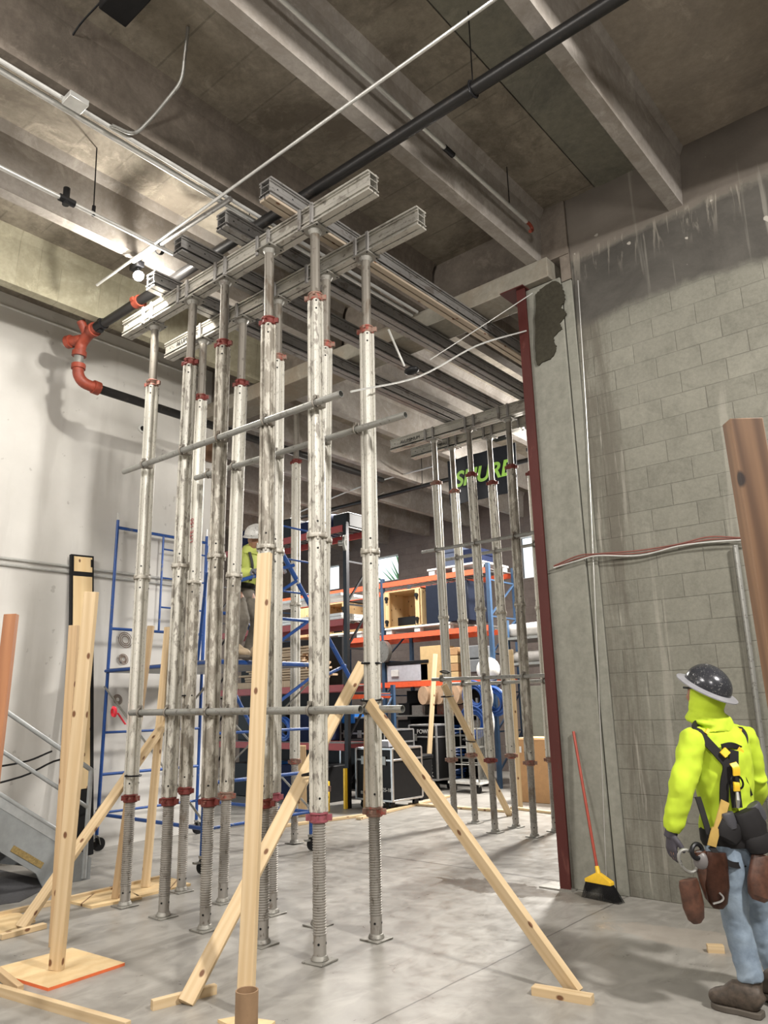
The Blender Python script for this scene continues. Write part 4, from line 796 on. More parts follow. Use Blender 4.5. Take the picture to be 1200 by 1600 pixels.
# cable reels / hard hats row under the lower beam
for i in range(5):
    x = -9.98+.20*i; tag(MB().cyl((x, 12.95, 1.78), (x+.05, 13.1, 1.78), .19, n=20).build('felt_disc', M_tan), 'round tan disc hanging in a row under the lower rack beam', 'disc', 'tan discs under the rack beam')
tag(MB().ell((-8.32, 12.95, 2.24), (.26, .16, .24)).build('white_coil', M_whitepl), 'white rounded bundle hanging above the blue cable coils', 'bundle')
def coil(label, c, R, mat, axis=(0, 1, 0), grp='hanging cable coils', n=7, r=.014, sq=1.15):
    e = MB()
    for k in range(n*2): e.torus(Vector(c)+Vector((random.uniform(-.02, .02), random.uniform(-.06, .06), random.uniform(-.02, .02))), R*(1-.026*k), r, Vector(axis)+Vector((random.uniform(-.1, .1), 0, random.uniform(-.1, .1))), 22, 5, sq)
    return tag(e.build('cable_coil', mat), label, 'cable', grp)
coil('upper blue cable coil hanging behind the far tower', (-8.419,12.600,1.726), .27, M_cable, n=9, r=.022)
coil('lower blue cable coil hanging behind the far tower', (-8.464,12.600,1.247), .27, M_cable, n=9, r=.022)
coil('white cable coil hanging beside the upper blue coil', (-8.135,12.550,1.755), .24, M_cablew, (.8, 1, 0), n=4)
coil('white cable coil hanging beside the lower blue coil', (-8.140,12.550,1.247), .24, M_cablew, (.8, 1, 0), n=4)
coil('blue cable coil at the right of the white coils', (-8.115,12.800,1.634), .25, M_cable, n=8, r=.02)
# low shelves with cable bundles
p = thing('metal_shelving', 'low grey metal shelving holding blue cable bundles', 'shelving', (-9.7, 13.2, 0))
for z_ in (.12, .55, .98, 1.38):
    put(MB().bb(-10.95, 13.12, z_-.03, -8.75, 13.62, z_).build('shelf', M_galv), p)
for x in (-10.95, -9.9, -8.75): put(MB().bb(x-.02, 13.12, 0, x+.02, 13.16, 1.7).build('shelf_post', M_galv), p)
put(MB().bb(-10.95, 13.62, 0, -8.75, 13.64, 1.9).build('back_panel', M_black), p)
for i, (x, z_) in enumerate(((-9.5, .12), (-9.45, .55), (-9.5, .98), (-10.2, .98), (-10.3, .55))):
    e = MB()
    for k in range(7): e.torus((x+random.uniform(-.05, .05), 13.36, z_+.03+.022*k), .18+random.uniform(-.03, .02), .016, (random.uniform(-.15, .15), random.uniform(-.15, .15), 1), 18, 5)
    tag(e.build('cable_bundle', M_cable), 'blue cable bundle lying on the low grey shelving', 'cable', 'cable bundles on the shelving')
for i, (x, z_, w_, h_, mt) in enumerate(((-10.7, 1.38, .3, .25, M_black), (-10.3, 1.38, .35, .2, M_galv), (-9.65, 1.38, .3, .22, M_rust), (-9.2, 1.38, .35, .2, M_rust), (-10.7, .98, .35, .3, M_black), (-10.6, .12, .5, .35, M_black), (-9.0, .98, .2, .28, M_whitepl))):
    bx('tool_box', ['black tool box at the left of the top low shelf', 'metal bin on the top low shelf', 'rust coloured bin on the top low shelf', 'rust coloured bin at the right of the top low shelf', 'black box on the third low shelf', 'black box on the bottom low shelf', 'white binder on the third low shelf'][i], 'box', (x, 13.36, z_), (w_, .35, h_), mt, 'goods on the low shelving')
bx('blue_bin', 'bright blue plastic bin left of the upright stud', 'bin', (-9.810,10.600,1.289), (.34, .3, .24), M_bluepl, bevel=.02)
# flight cases
def case(label, c, d, wheels=True, txts=(), rz=0, grp='road cases', h0=.14):
    R = Matrix.Rotation(rz, 3, 'Z'); p = thing('road_case', label, 'case', c, grp, R)
    def B(mb, nm, mt, **k): o = mb.build(nm, mt, **k); o.parent = p; return o
    w_, dd, h_ = d; B(MB().box((0, 0, h0+h_/2), (w_, dd, h_)), 'case_body', M_black)
    e = MB()
    for sx_ in (-1, 1):
        for sy in (-1, 1): e.bar((sx_*w_/2, sy*dd/2, h0), (sx_*w_/2, sy*dd/2, h0+h_), .035, .035)
        for z_ in (h0, h0+h_, h0+h_*.78):
            e.bar((-w_/2, sx_*dd/2, z_), (w_/2, sx_*dd/2, z_), .03, .03); e.bar((sx_*w_/2, -dd/2, z_), (sx_*w_/2, dd/2, z_), .03, .03)
    B(e, 'metal_edging', M_steelb, bevel=.003)
    for x in (-w_*.28, w_*.28):
        B(MB().box((x, -dd/2-.012, h0+h_*.77), (.10, .02, .13)), 'latch', M_galv, bevel=.004)
    for tx, x, z_, s in txts: text_mb(tx, s, M_whitepl, 'marking', face_M((x, -dd/2-.004, h0+z_), (1, 0, 0), (0, 0, 1)), None).parent = p
    if wheels:
        for sx_ in (-1, 1):
            for sy in (-1, 1): B(MB().cyl((sx_*(w_/2-.08)-.02, sy*(dd/2-.08), .06), (sx_*(w_/2-.08)+.02, sy*(dd/2-.08), .06), .06, n=16).box((sx_*(w_/2-.08), sy*(dd/2-.08), .12), (.07, .07, .03)), 'wheel', M_blackm)
    return p
case('black road case with metal edging and white digits', (-8.42, 9.95, 0), (.76, .75, .78), txts=[('43-25-18', .22, .16, .075), ('ELITE', -.22, .10, .06)])
p = thing('hard_case', 'black moulded wheeled case with a white label', 'case', (-8.75, 11.05, 0)); put(MB().box((-8.80, 11.05, .36), (.56, .45, .62)).box((-8.80, 11.05, .08), (.62, .5, .12)).box((-8.80, 11.05, .70), (.60, .48, .08)).build('case_body', M_black, bevel=.03), p)
put(MB().box((-8.66, 10.815, .34), (.13, .01, .18)).build('label_card', M_whitepl), p); put(MB().cyl((-8.50, 10.86, .06), (-8.46, 10.86, .06), .06).cyl((-9.1, 10.86, .06), (-9.06, 10.86, .06), .06).build('wheel', M_blackm), p); put(MB().bar((-8.95, 10.81, .45), (-8.95, 10.81, .62), .06, .02).build('handle', M_greyplast), p)
case('black road case stacked behind the moulded case', (-9.75, 11.55, 0), (.7, .6, 1.0), grp='road cases')
case('tall black road case left behind the front case', (-9.70, 10.72, 0), (.62, .5, 1.25), grp='road cases')
case('black wheeled cart case with white lettering', (-9.38, 12.40, 0), (.66, .55, 1.0), txts=[('POWER', .05, .88, .11), ('ELEC', .08, .22, .12), ('BACK', .08, .09, .12)], h0=.2)
bx('grey_box', 'small equipment pile on top of the front road case', 'equipment', (-8.5, 10.0, .93), (.4, .4, .10), M_greyplast)
# yellow bollard, hand truck, cart
p = thing('yellow_post', 'short yellow post in front of the black road case', 'post', (-8.860,9.369,0.000)); q = Vector((-8.860,9.369,0.000)); put(MB().bar(q, q+Vector((0, 0, .62)), .06, .04).build('post_body', M_yel, bevel=.004), p)
p = thing('yellow_post', 'second short yellow post behind the scaffold', 'post', (-9.052,9.169,0.000)); q = Vector((-8.901,9.001,0.000)); put(MB().bar(q, q+Vector((0, 0, .45)), .06, .04).build('post_body', M_yel, bevel=.004), p)
p = thing('wire_cart', 'grey wire cart behind the third far tower post', 'cart', (-8.4, 12.3, 0)); e = MB()
for x in (-8.75, -8.1):
    for y_ in (12.1, 12.5): e.cyl((x, y_, .12), (x, y_, 1.15), .015, n=8)
for z_ in (.2, .5, .8, 1.13):
    e.cyl((-8.75, 12.1, z_), (-8.1, 12.1, z_), .01, n=6).cyl((-8.75, 12.5, z_), (-8.1, 12.5, z_), .01, n=6).cyl((-8.1, 12.1, z_), (-8.1, 12.5, z_), .01, n=6)
for i in range(12): e.cyl((-8.1, 12.1+.033*i, .2), (-8.1, 12.1+.033*i, 1.13), .005, n=5)
put(e.build('cart_frame', M_galv), p); put(MB().bb(-8.78, 12.07, .16, -8.07, 12.53, .2).build('cart_deck', M_whitepl), p)
for x in (-8.7, -8.15): put(MB().cyl((x-.02, 12.15, .07), (x+.02, 12.15, .07), .07, n=14).build('caster_wheel', M_black), p)
# cardboard box by the opening
p = thing('cardboard_box', 'large brown cardboard box on the floor behind the far tower', 'box', (-6.55, 11.9, 0)); put(MB().bb(-6.95, 11.5, 0, -5.9, 12.1, 1.0).build('box_body', M_card, bevel=.01), p); put(MB().bb(-6.93, 11.52, 1.0, -5.92, 12.08, 1.015).build('top_flaps', M_card2), p); put(MB().bb(-6.90, 11.493, .78, -6.82, 11.498, .88).build('label_card', M_whitepl), p)
# roll goods on a high rack at right
p = thing('cantilever_shelf', 'shelf rack holding long grey rolls behind the far tower', 'rack', (-7.6, 13.6, 0))
for x in (-8.0, -5.7): put(MB().bb(x-.03, 13.2, 0, x+.03, 13.27, 3.2).build('upright', M_rackbl), p)
for z_ in (2.85, 2.35): put(MB().bb(-8.1, 13.15, z_-.05, -5.5, 14.2, z_).build('shelf', M_galv), p)
for i, (y_, z_, r_) in enumerate(((13.4, 2.99, .14), (13.75, 3.0, .15), (13.4, 2.47, .11), (13.7, 2.46, .10))):
    tag(MB().cyl((-8.0, y_, z_), (-5.6, y_, z_+.02), r_, n=18).build('fabric_roll', plain('grey_roll', (.42, .40, .38), .7)), ['front grey roll on the upper shelf behind the far tower', 'rear grey roll on the upper shelf', 'front grey roll on the lower shelf', 'rear grey roll on the lower shelf'][i], 'roll', 'grey rolls')
bx('black_cabinet', 'black cabinet behind the large cardboard box', 'cabinet', (-6.6, 13.5, 0), (1.1, .5, 1.65), M_black)
bx('grey_cabinet', 'grey column cabinet left of the large cardboard box', 'cabinet', (-7.62, 13.55, 0), (.5, .4, 1.9), plain('grey_green_panel', (.22, .22, .18), .6))
coil('dark cable loops hanging above the black cabinet', (-6.5, 13.1, 1.7), .22, M_black, n=6)
# lumber and tubes on the dark rack
for i in range(26):
    z_ = 2.1+.045*(i//2)+random.uniform(0, .01); L_ = random.uniform(1.4, 2.2); x0 = -11.9+random.uniform(0, .35)
    if z_ > 2.95: break
    timber('stacked_board', 'weathered board in the lumber stack behind the scaffold', (x0, 9.62+.3*(i % 2), z_), (x0+L_, 9.62+.3*(i % 2), z_+.005), .035, .14, mat=M_lumber, hint=(0, 0, 1), cat='board', group='boards in the lumber stack')
bx('lumber_bunk', 'long wooden bunk carrying the lumber stack', 'timber', (-11.0, 9.72, 1.95), (2.2, .56, .12), M_lumber)
for i in range(6):
    z_ = 3.08+.055*(i//2); tag(MB().bb(-11.5, 9.55+.33*(i % 2), z_+.3*(i//4), -9.1, 9.85+.33*(i % 2), z_+.05+.3*(i//4)).build('metal_sheet', M_whitepl, bevel=.004), 'white metal panel stacked on the middle level behind the scaffold', 'panel', 'white panels')
for i, (x, w_, h_, mt) in enumerate(((-11.9, .6, .5, M_navy), (-10.7, .5, .45, M_black), (-10.15, .5, .30, M_navy), (-9.6, .55, .38, M_navy), (-9.15, .4, .3, M_black))):
    o = MB().ell((x, 9.9, 4.70+h_*.5), (w_*.55, .35, h_*.55)).build('equipment_bag', mt) if i in (0, 3) else MB().box((x, 9.9, 4.70+h_/2), (w_, .6, h_)).build('equipment_bag', mt, bevel=.04)
    tag(o, ['big navy bag on the top of the dark rack above the white hard hat', 'black box on the top of the dark rack', 'navy bin on the top of the dark rack', 'navy bag on the top of the dark rack at right', 'black bin at the right top of the dark rack'][i], 'bag', 'bags on the dark rack')
for i, (x, z_, mt) in enumerate(((-11.2, 0, M_bluepl), (-10.5, 0, M_navy), (-11.8, 0, M_black), (-10.9, 1.0, M_black), (-10.2, 1.0, M_navy), (-11.7, 1.0, M_black), (-9.9, 0, M_black))):
    bx('storage_bin', ['blue bin low behind the scaffold', 'navy bin low behind the scaffold', 'black bin at the far left behind the scaffold', 'black bin on the low shelf behind the scaffold', 'navy bin on the low shelf behind the scaffold', 'black bin at the left of the low shelf', 'black bin at the right behind the scaffold'][i], 'bin', (x, 10.0, z_), (.55, .7, .6), mt, 'bins behind the scaffold', .02)
bx('black_sheet', 'black upright sheet behind the dark rack', 'backdrop', (-11.6, 10.65, 0), (3.0, .06, 2.9), M_black, bevel=0)  # thin upright black sheet across the space behind the rack
coil('blue cable coil hanging low behind the tower', (-10.288,9.340,1.243), .16, M_cable, n=5, sq=1.3)
q = Vector((-8.780,9.360,4.354)); tag(MB().cyl(q, q+Vector((-.035, -.02, 0)), .14, n=24).cyl(q+Vector((.01, .006, 0)), q+Vector((-.12, -.07, 0)), .05, n=12).build('cable_reel', M_galv), 'round steel cable reel end high on the dark upright', 'reel')
tag(MB().cyl((-11.05, 12.9, 2.75), (-11.03, 13.0, 2.75), .24, n=24).build('fan_guard', M_galv), 'round grey fan guard behind the second row right post', 'fan')
# banner
p = thing('wall_banner', 'black banner with large green lettering hanging behind the far tower', 'banner', (-7.0, 11.0, 5.1))
A_, B_, C_, D_ = [Vector(q) for q in ((-7.698,11.000,5.125), (-6.268,11.000,5.116), (-6.252,11.000,5.997), (-7.711,11.000,5.981))]
e = MB(); n = 12
for s in (0, .01):
    pass
vs = []; fs = []
for i in range(n+1):
    for j in range(2):
        q = (A_.lerp(B_, i/n)) if j == 0 else (D_.lerp(C_, i/n)); vs.append(q+Vector((0, .02*math.sin(i*1.3), 0)))
vs2 = [q+Vector((0, .012, 0)) for q in vs]; N = len(vs)
for i in range(n): fs.append((2*i, 2*i+2, 2*i+3, 2*i+1)); fs.append((N+2*i, N+2*i+1, N+2*i+3, N+2*i+2)); fs.append((2*i, N+2*i, N+2*i+2, 2*i+2)); fs.append((2*i+1, 2*i+3, N+2*i+3, N+2*i+1))
fs += [(0, 1, N+1, N), (2*n, N+2*n, N+2*n+1, 2*n+1)]
e.add(vs+vs2, fs); put(e.build('banner_cloth', plain('black_banner', (.008, .009, .012), .8)), p)
cc = (A_+B_+C_+D_)/4
put(text_mb('SHURE', .40, plain('green_lettering', (.20, .38, .05), .7), 'banner_lettering', face_M(cc+Vector((.02, -.035, 0)), B_-A_, (0, 0, 1)), None, bold=True, shear=.25, sx=.98), p)
# exit pipes in the far room
for q in (Vector((-10.306,12.000,5.981)), Vector((-9.071,12.000,6.001))): tag(MB().cyl(q+Vector((0, 0, .05)), (q.x, q.y, ZS), .007, n=6).torus(q, .055, .006, (1, 0, 0), 16, 5).build('hanger_rod', M_blackm), 'thin hanger rod holding the dark pipe in the far room', 'hanger', 'hanger rods in the far room')
q = Vector((-5.461,10.200,5.347)); tag(MB().cyl(q+Vector((0, 0, .16)), (q.x, q.y, ZS), .012, n=6).build('light_stem', M_blackm), 'thin stem carrying the small bright light beyond the far tower', 'stem')
pipe('sprinkler_branch', 'dark sprinkler pipe crossing the far room under the ceiling', [(-13.065,12.000,5.980), (-10.306,12.000,5.981), (-8.337,12.000,5.996), (-6.373,12.000,5.983)], .045, M_pipe, 'pipe')
pipe('far_conduit', 'pale conduit crossing the far room under the ceiling', [(-12.522,11.500,5.889), (-10.413,11.500,6.132), (-8.358,11.500,6.156)], .015, M_bright, 'conduit')
pipe('far_conduit', 'pale conduit above the dark rack in the far room', [(-14.204,12.500,5.880), (-12.154,12.500,6.094), (-10.541,12.500,6.246)], .012, M_cond, 'conduit')
q = Vector((-6.302,10.600,5.999)); tag(MB().box(q, (.26, .12, .09)).cyl(q, (q.x, q.y, ZS), .008, n=6).build('emergency_light', M_black, bevel=.01), 'black fixture under the rear ledger of the far tower', 'fixture')

# stencilled lettering
ink = plain('stencil_ink', (.03, .03, .03), .8); rink = plain('red_stencil', (.30, .03, .04), .7)
def pt(o, par): put(o, par)
pt(text_mb('ALUMINUM', .075, ink, 'stencil', face_M((-6.75, 8.6445+.008, zl+.09), (1, 0, 0), (0, 0, 1)), depth=.001), bpy.data.objects['shoring_ledger.002'])
pt(text_mb('ALUMINUM', .07, ink, 'stencil', face_M((-6.55, 9.1545+.008, zl+.09), (1, 0, 0), (0, 0, 1)), depth=.001), bpy.data.objects['shoring_ledger.003'])
pt(text_mb('ALUMINUM', .075, ink, 'stencil', face_M((-6.50, 4.3845+.008, zl+.09), (1, 0, 0), (0, 0, 1)), depth=.001), bpy.data.objects['shoring_ledger.001'])
pp = bpy.data.objects['shoring_post.009']; Mi = pp.matrix_world
tx = text_mb('LITE 150', .07, rink, 'stencil', Mi @ face_M((.012, -.0545, 3.35), (0, 0, 1), (-1, 0, 0)), depth=.001); put(tx, pp)
# ---------------------------------------------------------------- people
M_skin = plain('skin', (.33, .17, .11), .55, 0, .06, 20); M_hivis = plain('hi_vis_fabric', (.50, .66, .035), .85, 0, .07, 9, .35)
M_hivis2 = plain('hi_vis_fabric_dull', (.46, .52, .13), .85, 0, .06, 9, .3); M_glove = plain('dark_glove', (.055, .05, .065), .7); M_glove2 = plain('grey_glove', (.16, .17, .20), .7)
t = NT('denim'); v = t.mp(); f = t.noise(v, 5, 5, .6, .4); g = t.noise(v, 90, 3, .6)
c = t.ramp(f, [(.3, (.10, .145, .21)), (.7, (.28, .36, .45))]); c = t.mix(t.math('MULTIPLY', g, .3), c, (.40, .47, .55)); M_denim = t.out(c, .8); t.bump(f, .35, .02)
M_work = plain('grey_work_trousers', (.13, .115, .095), .85, 0, .35, 6, .3); M_boot = plain('dark_boot_leather', (.062, .046, .034), .6, 0, .45, 30, .4); M_boot2 = plain('tan_boot_leather', (.36, .28, .19), .7); M_sole = plain('boot_sole', (.10, .085, .07), .8)
M_hatw = worn('white_hard_hat', (.62, .62, .60), (.20, .19, .18), .60, .35, 0, 16, 1); M_hatg = worn('grey_hard_hat', (.045, .047, .055), (.40, .40, .40), .66, .22, .3, 22, 1)
M_brim = plain('hard_hat_brim', (.26, .26, .28), .4, 0, .15); M_leather = plain('tool_leather', (.085, .036, .022), .5, 0, .45, 22, .6); M_leath2 = plain('dark_tool_leather', (.04, .017, .011), .35, 0, .45, 22, .6); M_web = plain('black_webbing', (.018, .017, .018), .7); M_ochre = plain('ochre_webbing', (.50, .33, .09), .7)
def frame3(f, u=(0, 0, 1)):
    f = Vector(f).normalized(); u = Vector(u); u = (u-f*u.dot(f)).normalized(); s = f.cross(u)   # s = right
    return s, f, u
def head_mb(mb, c, f, u, k=1.0):
    s, f, u = frame3(f, u); c = Vector(c); n, m_ = 36, 26; vs = []
    def g(x, z, x0, z0, sx, sz): return math.exp(-((x-x0)/sx)**2-((z-z0)/sz)**2)
    for i in range(m_+1):
        ph = math.pi*i/m_
        for j in range(n):
            t_ = 2*math.pi*j/n; x = math.sin(ph)*math.sin(t_); y = math.sin(ph)*math.cos(t_); z = math.cos(ph)
            X_ = x*.075; Y_ = y*.095; Z_ = z*.118
            if z < 0: X_ *= 1-.28*z*z; Y_ *= (1-.18*z*z); Y_ += .012*z*z
            if y > 0:
                a = y
                Y_ += a*(.026*g(x, z, 0, -.16, .16, .20)+.010*g(x, z, 0, .16, .55, .10)-.012*g(x, z, .36, .03, .2, .12)-.012*g(x, z, -.36, .03, .2, .12)+.010*g(x, z, 0, -.52, .28, .07)-.006*g(x, z, 0, -.60, .3, .03)+.010*g(x, z, 0, -.68, .28, .06)+.018*g(x, z, 0, -.95, .4, .16)+.006*g(x, z, .45, -.25, .2, .2)+.006*g(x, z, -.45, -.25, .2, .2))
            vs.append(c+(s*X_+f*Y_+u*Z_)*k)
    fs = []
    for i in range(m_):
        for j in range(n): fs.append((i*n+j, i*n+(j+1) % n, (i+1)*n+(j+1) % n, (i+1)*n+j))
    mb.add(vs, fs)
    for q in (-1, 1): mb.ell(c+(s*(.078*q)-f*.005-u*.012)*k, (.010*k, .020*k, .033*k), Matrix((s, f, u)).transposed(), 10, 8)
def folds(o, size, st):
    tx = bpy.data.textures.get('folds%g' % size) or bpy.data.textures.new('folds%g' % size, 'CLOUDS'); tx.noise_scale = size; tx.noise_depth = 1
    d = o.modifiers.new('folds', 'DISPLACE'); d.texture = tx; d.strength = st; d.mid_level = .5; d.texture_coords = 'LOCAL'; return o
def hand_mb(mb, w, d, nrm, thumb, k=1.0, curl=.5, palm_len=.085):
    """palm + four fingers + thumb; d along the hand, nrm = palm side, thumb = +1/-1 on lateral axis"""
    d = Vector(d).normalized(); nrm = Vector(nrm); nrm = (nrm-d*nrm.dot(d)).normalized(); lat = d.cross(nrm)*thumb; w = Vector(w)
    mb.loft([w-d*.02, w, w+d*.035, w+d*palm_len, w+d*(palm_len+.012)], [(.026*k, .020*k), (.028*k, .019*k), (.038*k, .016*k), (.042*k, .014*k), (.036*k, .010*k)], 14, True, lat)
    for i, (off, L) in enumerate(((.030, .072), (.010, .080), (-.010, .075), (-.029, .060))):
        p0 = w+d*palm_len*.82+lat*off*k; pts = [p0, p0+d*.016]; a = .12; cur = d.copy(); q = pts[-1]
        for s_, fr in enumerate((.42, .32, .26)):
            a += curl*(.45+.35*s_); dd = (d*math.cos(a)+nrm*math.sin(a)).normalized(); q = q+dd*(L*fr); pts.append(q)
        mb.loft(pts, [.0095*k, .0098*k, .0092*k, .0085*k, .006*k], 10)
    p0 = w+d*.022+lat*.022*k; dt = (d*.62+lat*.62+nrm*.35).normalized(); p1 = p0+dt*.036; p2 = p1+(d*.8+lat*.35+nrm*.45).normalized()*.030; p3 = p2+(d*.85+nrm*.5).normalized()*.024
    mb.loft([p0, p1, p2, p3], [.015*k, .0125*k, .011*k, .008*k], 10)
def ribbon(pts, w_, th, nrm, mat, name, par, n=4):
    pts = bez(pts, n); nrm = Vector(nrm).normalized(); vs = []; k = len(pts)
    for i, q in enumerate(pts):
        t_ = (pts[min(i+1, k-1)]-pts[max(i-1, 0)]).normalized(); s_ = t_.cross(nrm).normalized(); 
        for a, b_ in ((-1, 1), (1, 1), (1, -1), (-1, -1)): vs.append(q+s_*(a*w_/2)+nrm*(b_*th/2))
    fs = [(i*4+j, i*4+(j+1) % 4, (i+1)*4+(j+1) % 4, (i+1)*4+j) for i in range(k-1) for j in range(4)]+[(3, 2, 1, 0), (4*k-4, 4*k-3, 4*k-2, 4*k-1)]
    return put(MB().add(vs, fs).build(name, mat), par)
def person(label, J, side, front, face, headup, mats, hands, ringz, neck_c):
    S = Vector(side).normalized(); F_ = Vector(front).normalized(); J = {k: Vector(v) for k, v in J.items()}
    p = thing('person', label, 'person', (J['Lan'].x, J['Lan'].y, min(J['Lan'].z, J['Ran'].z)-.1))
    b = MB(); head_mb(b, J['head'], face, headup)
    b.loft([J['neck']-Vector((0, 0, .06)), J['neck'], J['head']-Vector((0, 0, .05))], [(.062, .058), (.054, .056), (.052, .055)], 16, True, S)
    b.loft([q for q, r in ringz], [(r[0]*.86, r[1]*.82) for q, r in ringz], 20, True, S)
    for s_ in 'LR':
        b.loft([J[s_+'sh'], J[s_+'sh'].lerp(J[s_+'el'], .35), J[s_+'el'], J[s_+'el'].lerp(J[s_+'wr'], .3), J[s_+'wr']], [.052, .048, .038, .040, .024], 12)
        b.loft([J[s_+'hip'], J[s_+'hip'].lerp(J[s_+'kn'], .3), J[s_+'kn'], J[s_+'kn'].lerp(J[s_+'an'], .3), J[s_+'an'], J[s_+'an']-Vector((0, 0, .05))], [.085, .078, .054, .056, .036, .036], 14)
        hd = hands[s_]; hand_mb(b, J[s_+'wr'], hd[0], hd[1], hd[2], .86, hd[3])
    remesh(put(b.build('body', mats['skin']), p), .0075, 2)
    # shirt with sleeves
    b = MB(); b.loft([q for q, r in ringz], [r for q, r in ringz], 28, True, S)
    for s_ in 'LR':
        a, e, w_ = J[s_+'sh'], J[s_+'el'], J[s_+'wr']; inn = a.lerp(J['neck'], .35)-Vector((0, 0, .03))
        b.loft([inn, a, a.lerp(e, .35), a.lerp(e, .75), e, e.lerp(w_, .35), e.lerp(w_, .75), w_-(w_-e).normalized()*.01], [.070, .076, .074, .070, .066, .062, .058, .046], 16)
        for i in range(5): q = e.lerp(w_, -.25+.2*i); b.torus(q+Vector((random.uniform(-.004, .004), 0, 0)), .050-.002*i, .012, (w_-e)+Vector((random.uniform(-.1, .1), random.uniform(-.1, .1), 0)), 14, 5)
    folds(remesh(put(b.build('shirt', mats['shirt']), p), .010, 4), .10, .026)
    # trousers
    b = MB(); hipc = (J['Lhip']+J['Rhip'])/2
    b.loft([hipc+Vector((0, 0, .13)), hipc+Vector((0, 0, .04)), hipc-Vector((0, 0, .05)), hipc-Vector((0, 0, .10))], [(.155, .11), (.165, .125), (.16, .12), (.12, .09)], 22, True, S)
    for s_ in 'LR':
        h_, k_, a_ = J[s_+'hip'], J[s_+'kn'], J[s_+'an']
        b.loft([h_+Vector((0, 0, .04)), h_-Vector((0, 0, .06)), h_.lerp(k_, .5), k_, k_.lerp(a_, .4), k_.lerp(a_, .85), a_+Vector((0, 0, .00))], [.095, .098, .084, .072, .070, .064, .066], 18)
        for i in range(6): q = k_.lerp(a_, .55+.075*i); b.torus(q+Vector((random.uniform(-.006, .006), random.uniform(-.006, .006), 0)), .058, .012, (a_-k_)+Vector((random.uniform(-.15, .15), random.uniform(-.15, .15), 0)), 16, 5)
        for i in range(3): q = h_.lerp(k_, .75+.12*i); b.torus(q, .068, .010, (k_-h_)+Vector((random.uniform(-.2, .2), random.uniform(-.2, .2), 0)), 16, 5)
    folds(remesh(put(b.build('trousers', mats['trousers']), p), .010, 3), .07, .014)
    # gloves, boots
    for s_ in 'LR':
        b = MB(); hd = hands[s_]; hand_mb(b, J[s_+'wr'], hd[0], hd[1], hd[2], 1.18, hd[3]); w_, e = J[s_+'wr'], J[s_+'el']; b.loft([w_+(e-w_).normalized()*.035, w_, w_+(w_-e).normalized()*.03], [.038, .034, .034], 14)
        remesh(put(b.build('glove', mats['glove']), p), .0045, 2)
        a_ = J[s_+'an']; td = Vector(J[s_+'toe'])-Vector(J[s_+'heel']); he = Vector(J[s_+'heel']); L = td.length; td.normalize(); up_ = td.cross(S).normalized()
        if up_.z < 0: up_ = -up_
        lt = td.cross(up_)
        def at(x, z): return he+td*(x*L)+up_*z
        b = MB(); b.loft([at(-.02, .06), at(.06, .075), at(.28, .088), at(.5, .085), at(.70, .066), at(.90, .058), at(1.02, .050), at(1.06, .045)], [(.032, .045), (.045, .065), (.046, .078), (.048, .070), (.054, .050), (.052, .042), (.042, .032), (.02, .016)], 16, True, lt)
        b.loft([at(.22, .06), a_, a_+(J[s_+'kn']-a_).normalized()*.06], [(.046, .055), (.050, .056), (.056, .060)], 16, True, lt)
        o = remesh(put(b.build('boot', mats['boot']), p), .007, 3)
        b = MB(); pr = []
        for x, w_ in ((-.02, .034), (.06, .044), (.25, .042), (.45, .042), (.68, .054), (.88, .050), (1.03, .028)): pr.append((x, w_))
        poly = [(x, w_) for x, w_ in pr]+[(x, -w_) for x, w_ in reversed(pr)]; vs = [at(x, 0)+lt*w_ for x, w_ in poly]+[at(x, .030)+lt*w_ for x, w_ in poly]; n = len(poly)
        b.add(vs, [tuple(range(n-1, -1, -1)), tuple(range(n, 2*n))]+[(i, (i+1) % n, n+(i+1) % n, n+i) for i in range(n)]); so = put(b.build('boot_sole', M_sole, bevel=.005), p)
        la = MB()
        for i in range(4): la.bar(at(.34+.09*i, .125-.016*i)+lt*.03, at(.34+.09*i, .125-.016*i)-lt*.03, .007, .006)
        la.torus(at(.30, .16)+lt*.02, .022, .003, lt, 14, 5); put(la.build('laces', M_black), p)
    return p, J, S, F_
def hard_hat(par, c, f, u, mat, brim_m, full=True, k=1.0):
    s, f, u = frame3(f, u); R = Matrix((s, f, u)).transposed(); c = Vector(c); mb = MB(); n = 40; rows = 12; vs = []; fs = []
    for i in range(rows+1):
        a = math.pi/2*i/rows
        for j in range(n):
            t_ = 2*math.pi*j/n; r = math.cos(a); ridge = .006*math.exp(-(math.sin(t_)*r/.22)**2) if i > 2 else 0
            vs.append(c+R @ (Vector((math.sin(t_)*r*.118, math.cos(t_)*r*.138, (math.sin(a)**.85)*.125+ridge))*k))
    for i in range(rows):
        for j in range(n): fs.append((i*n+j, i*n+(j+1) % n, (i+1)*n+(j+1) % n, (i+1)*n+j))
    mb.add(vs, fs); o = put(mb.build('hard_hat', mat, ang=60), par); sm = o.modifiers.new('shell', 'SOLIDIFY'); sm.thickness = .004
    mb = MB(); vs = []
    for z_, ex in ((.006, 0), (.0, 0), (-.012, .045 if full else 0), (-.006, .045 if full else 0)):
        for j in range(n):
            t_ = 2*math.pi*j/n; fr = max(0, math.cos(t_)); e_ = ex+(0 if full else (.05*fr**2 if z_ < 0 else 0)); vs.append(c+R @ (Vector((math.sin(t_)*(.117+e_), math.cos(t_)*(.137+e_), z_))*k))
    mb.add(vs, [(i*n+j, i*n+(j+1) % n, ((i+1) % 4)*n+(j+1) % n, ((i+1) % 4)*n+j) for i in range(4) for j in range(n)]); b2 = put(mb.build('hat_brim', brim_m, ang=50), o)
    return o
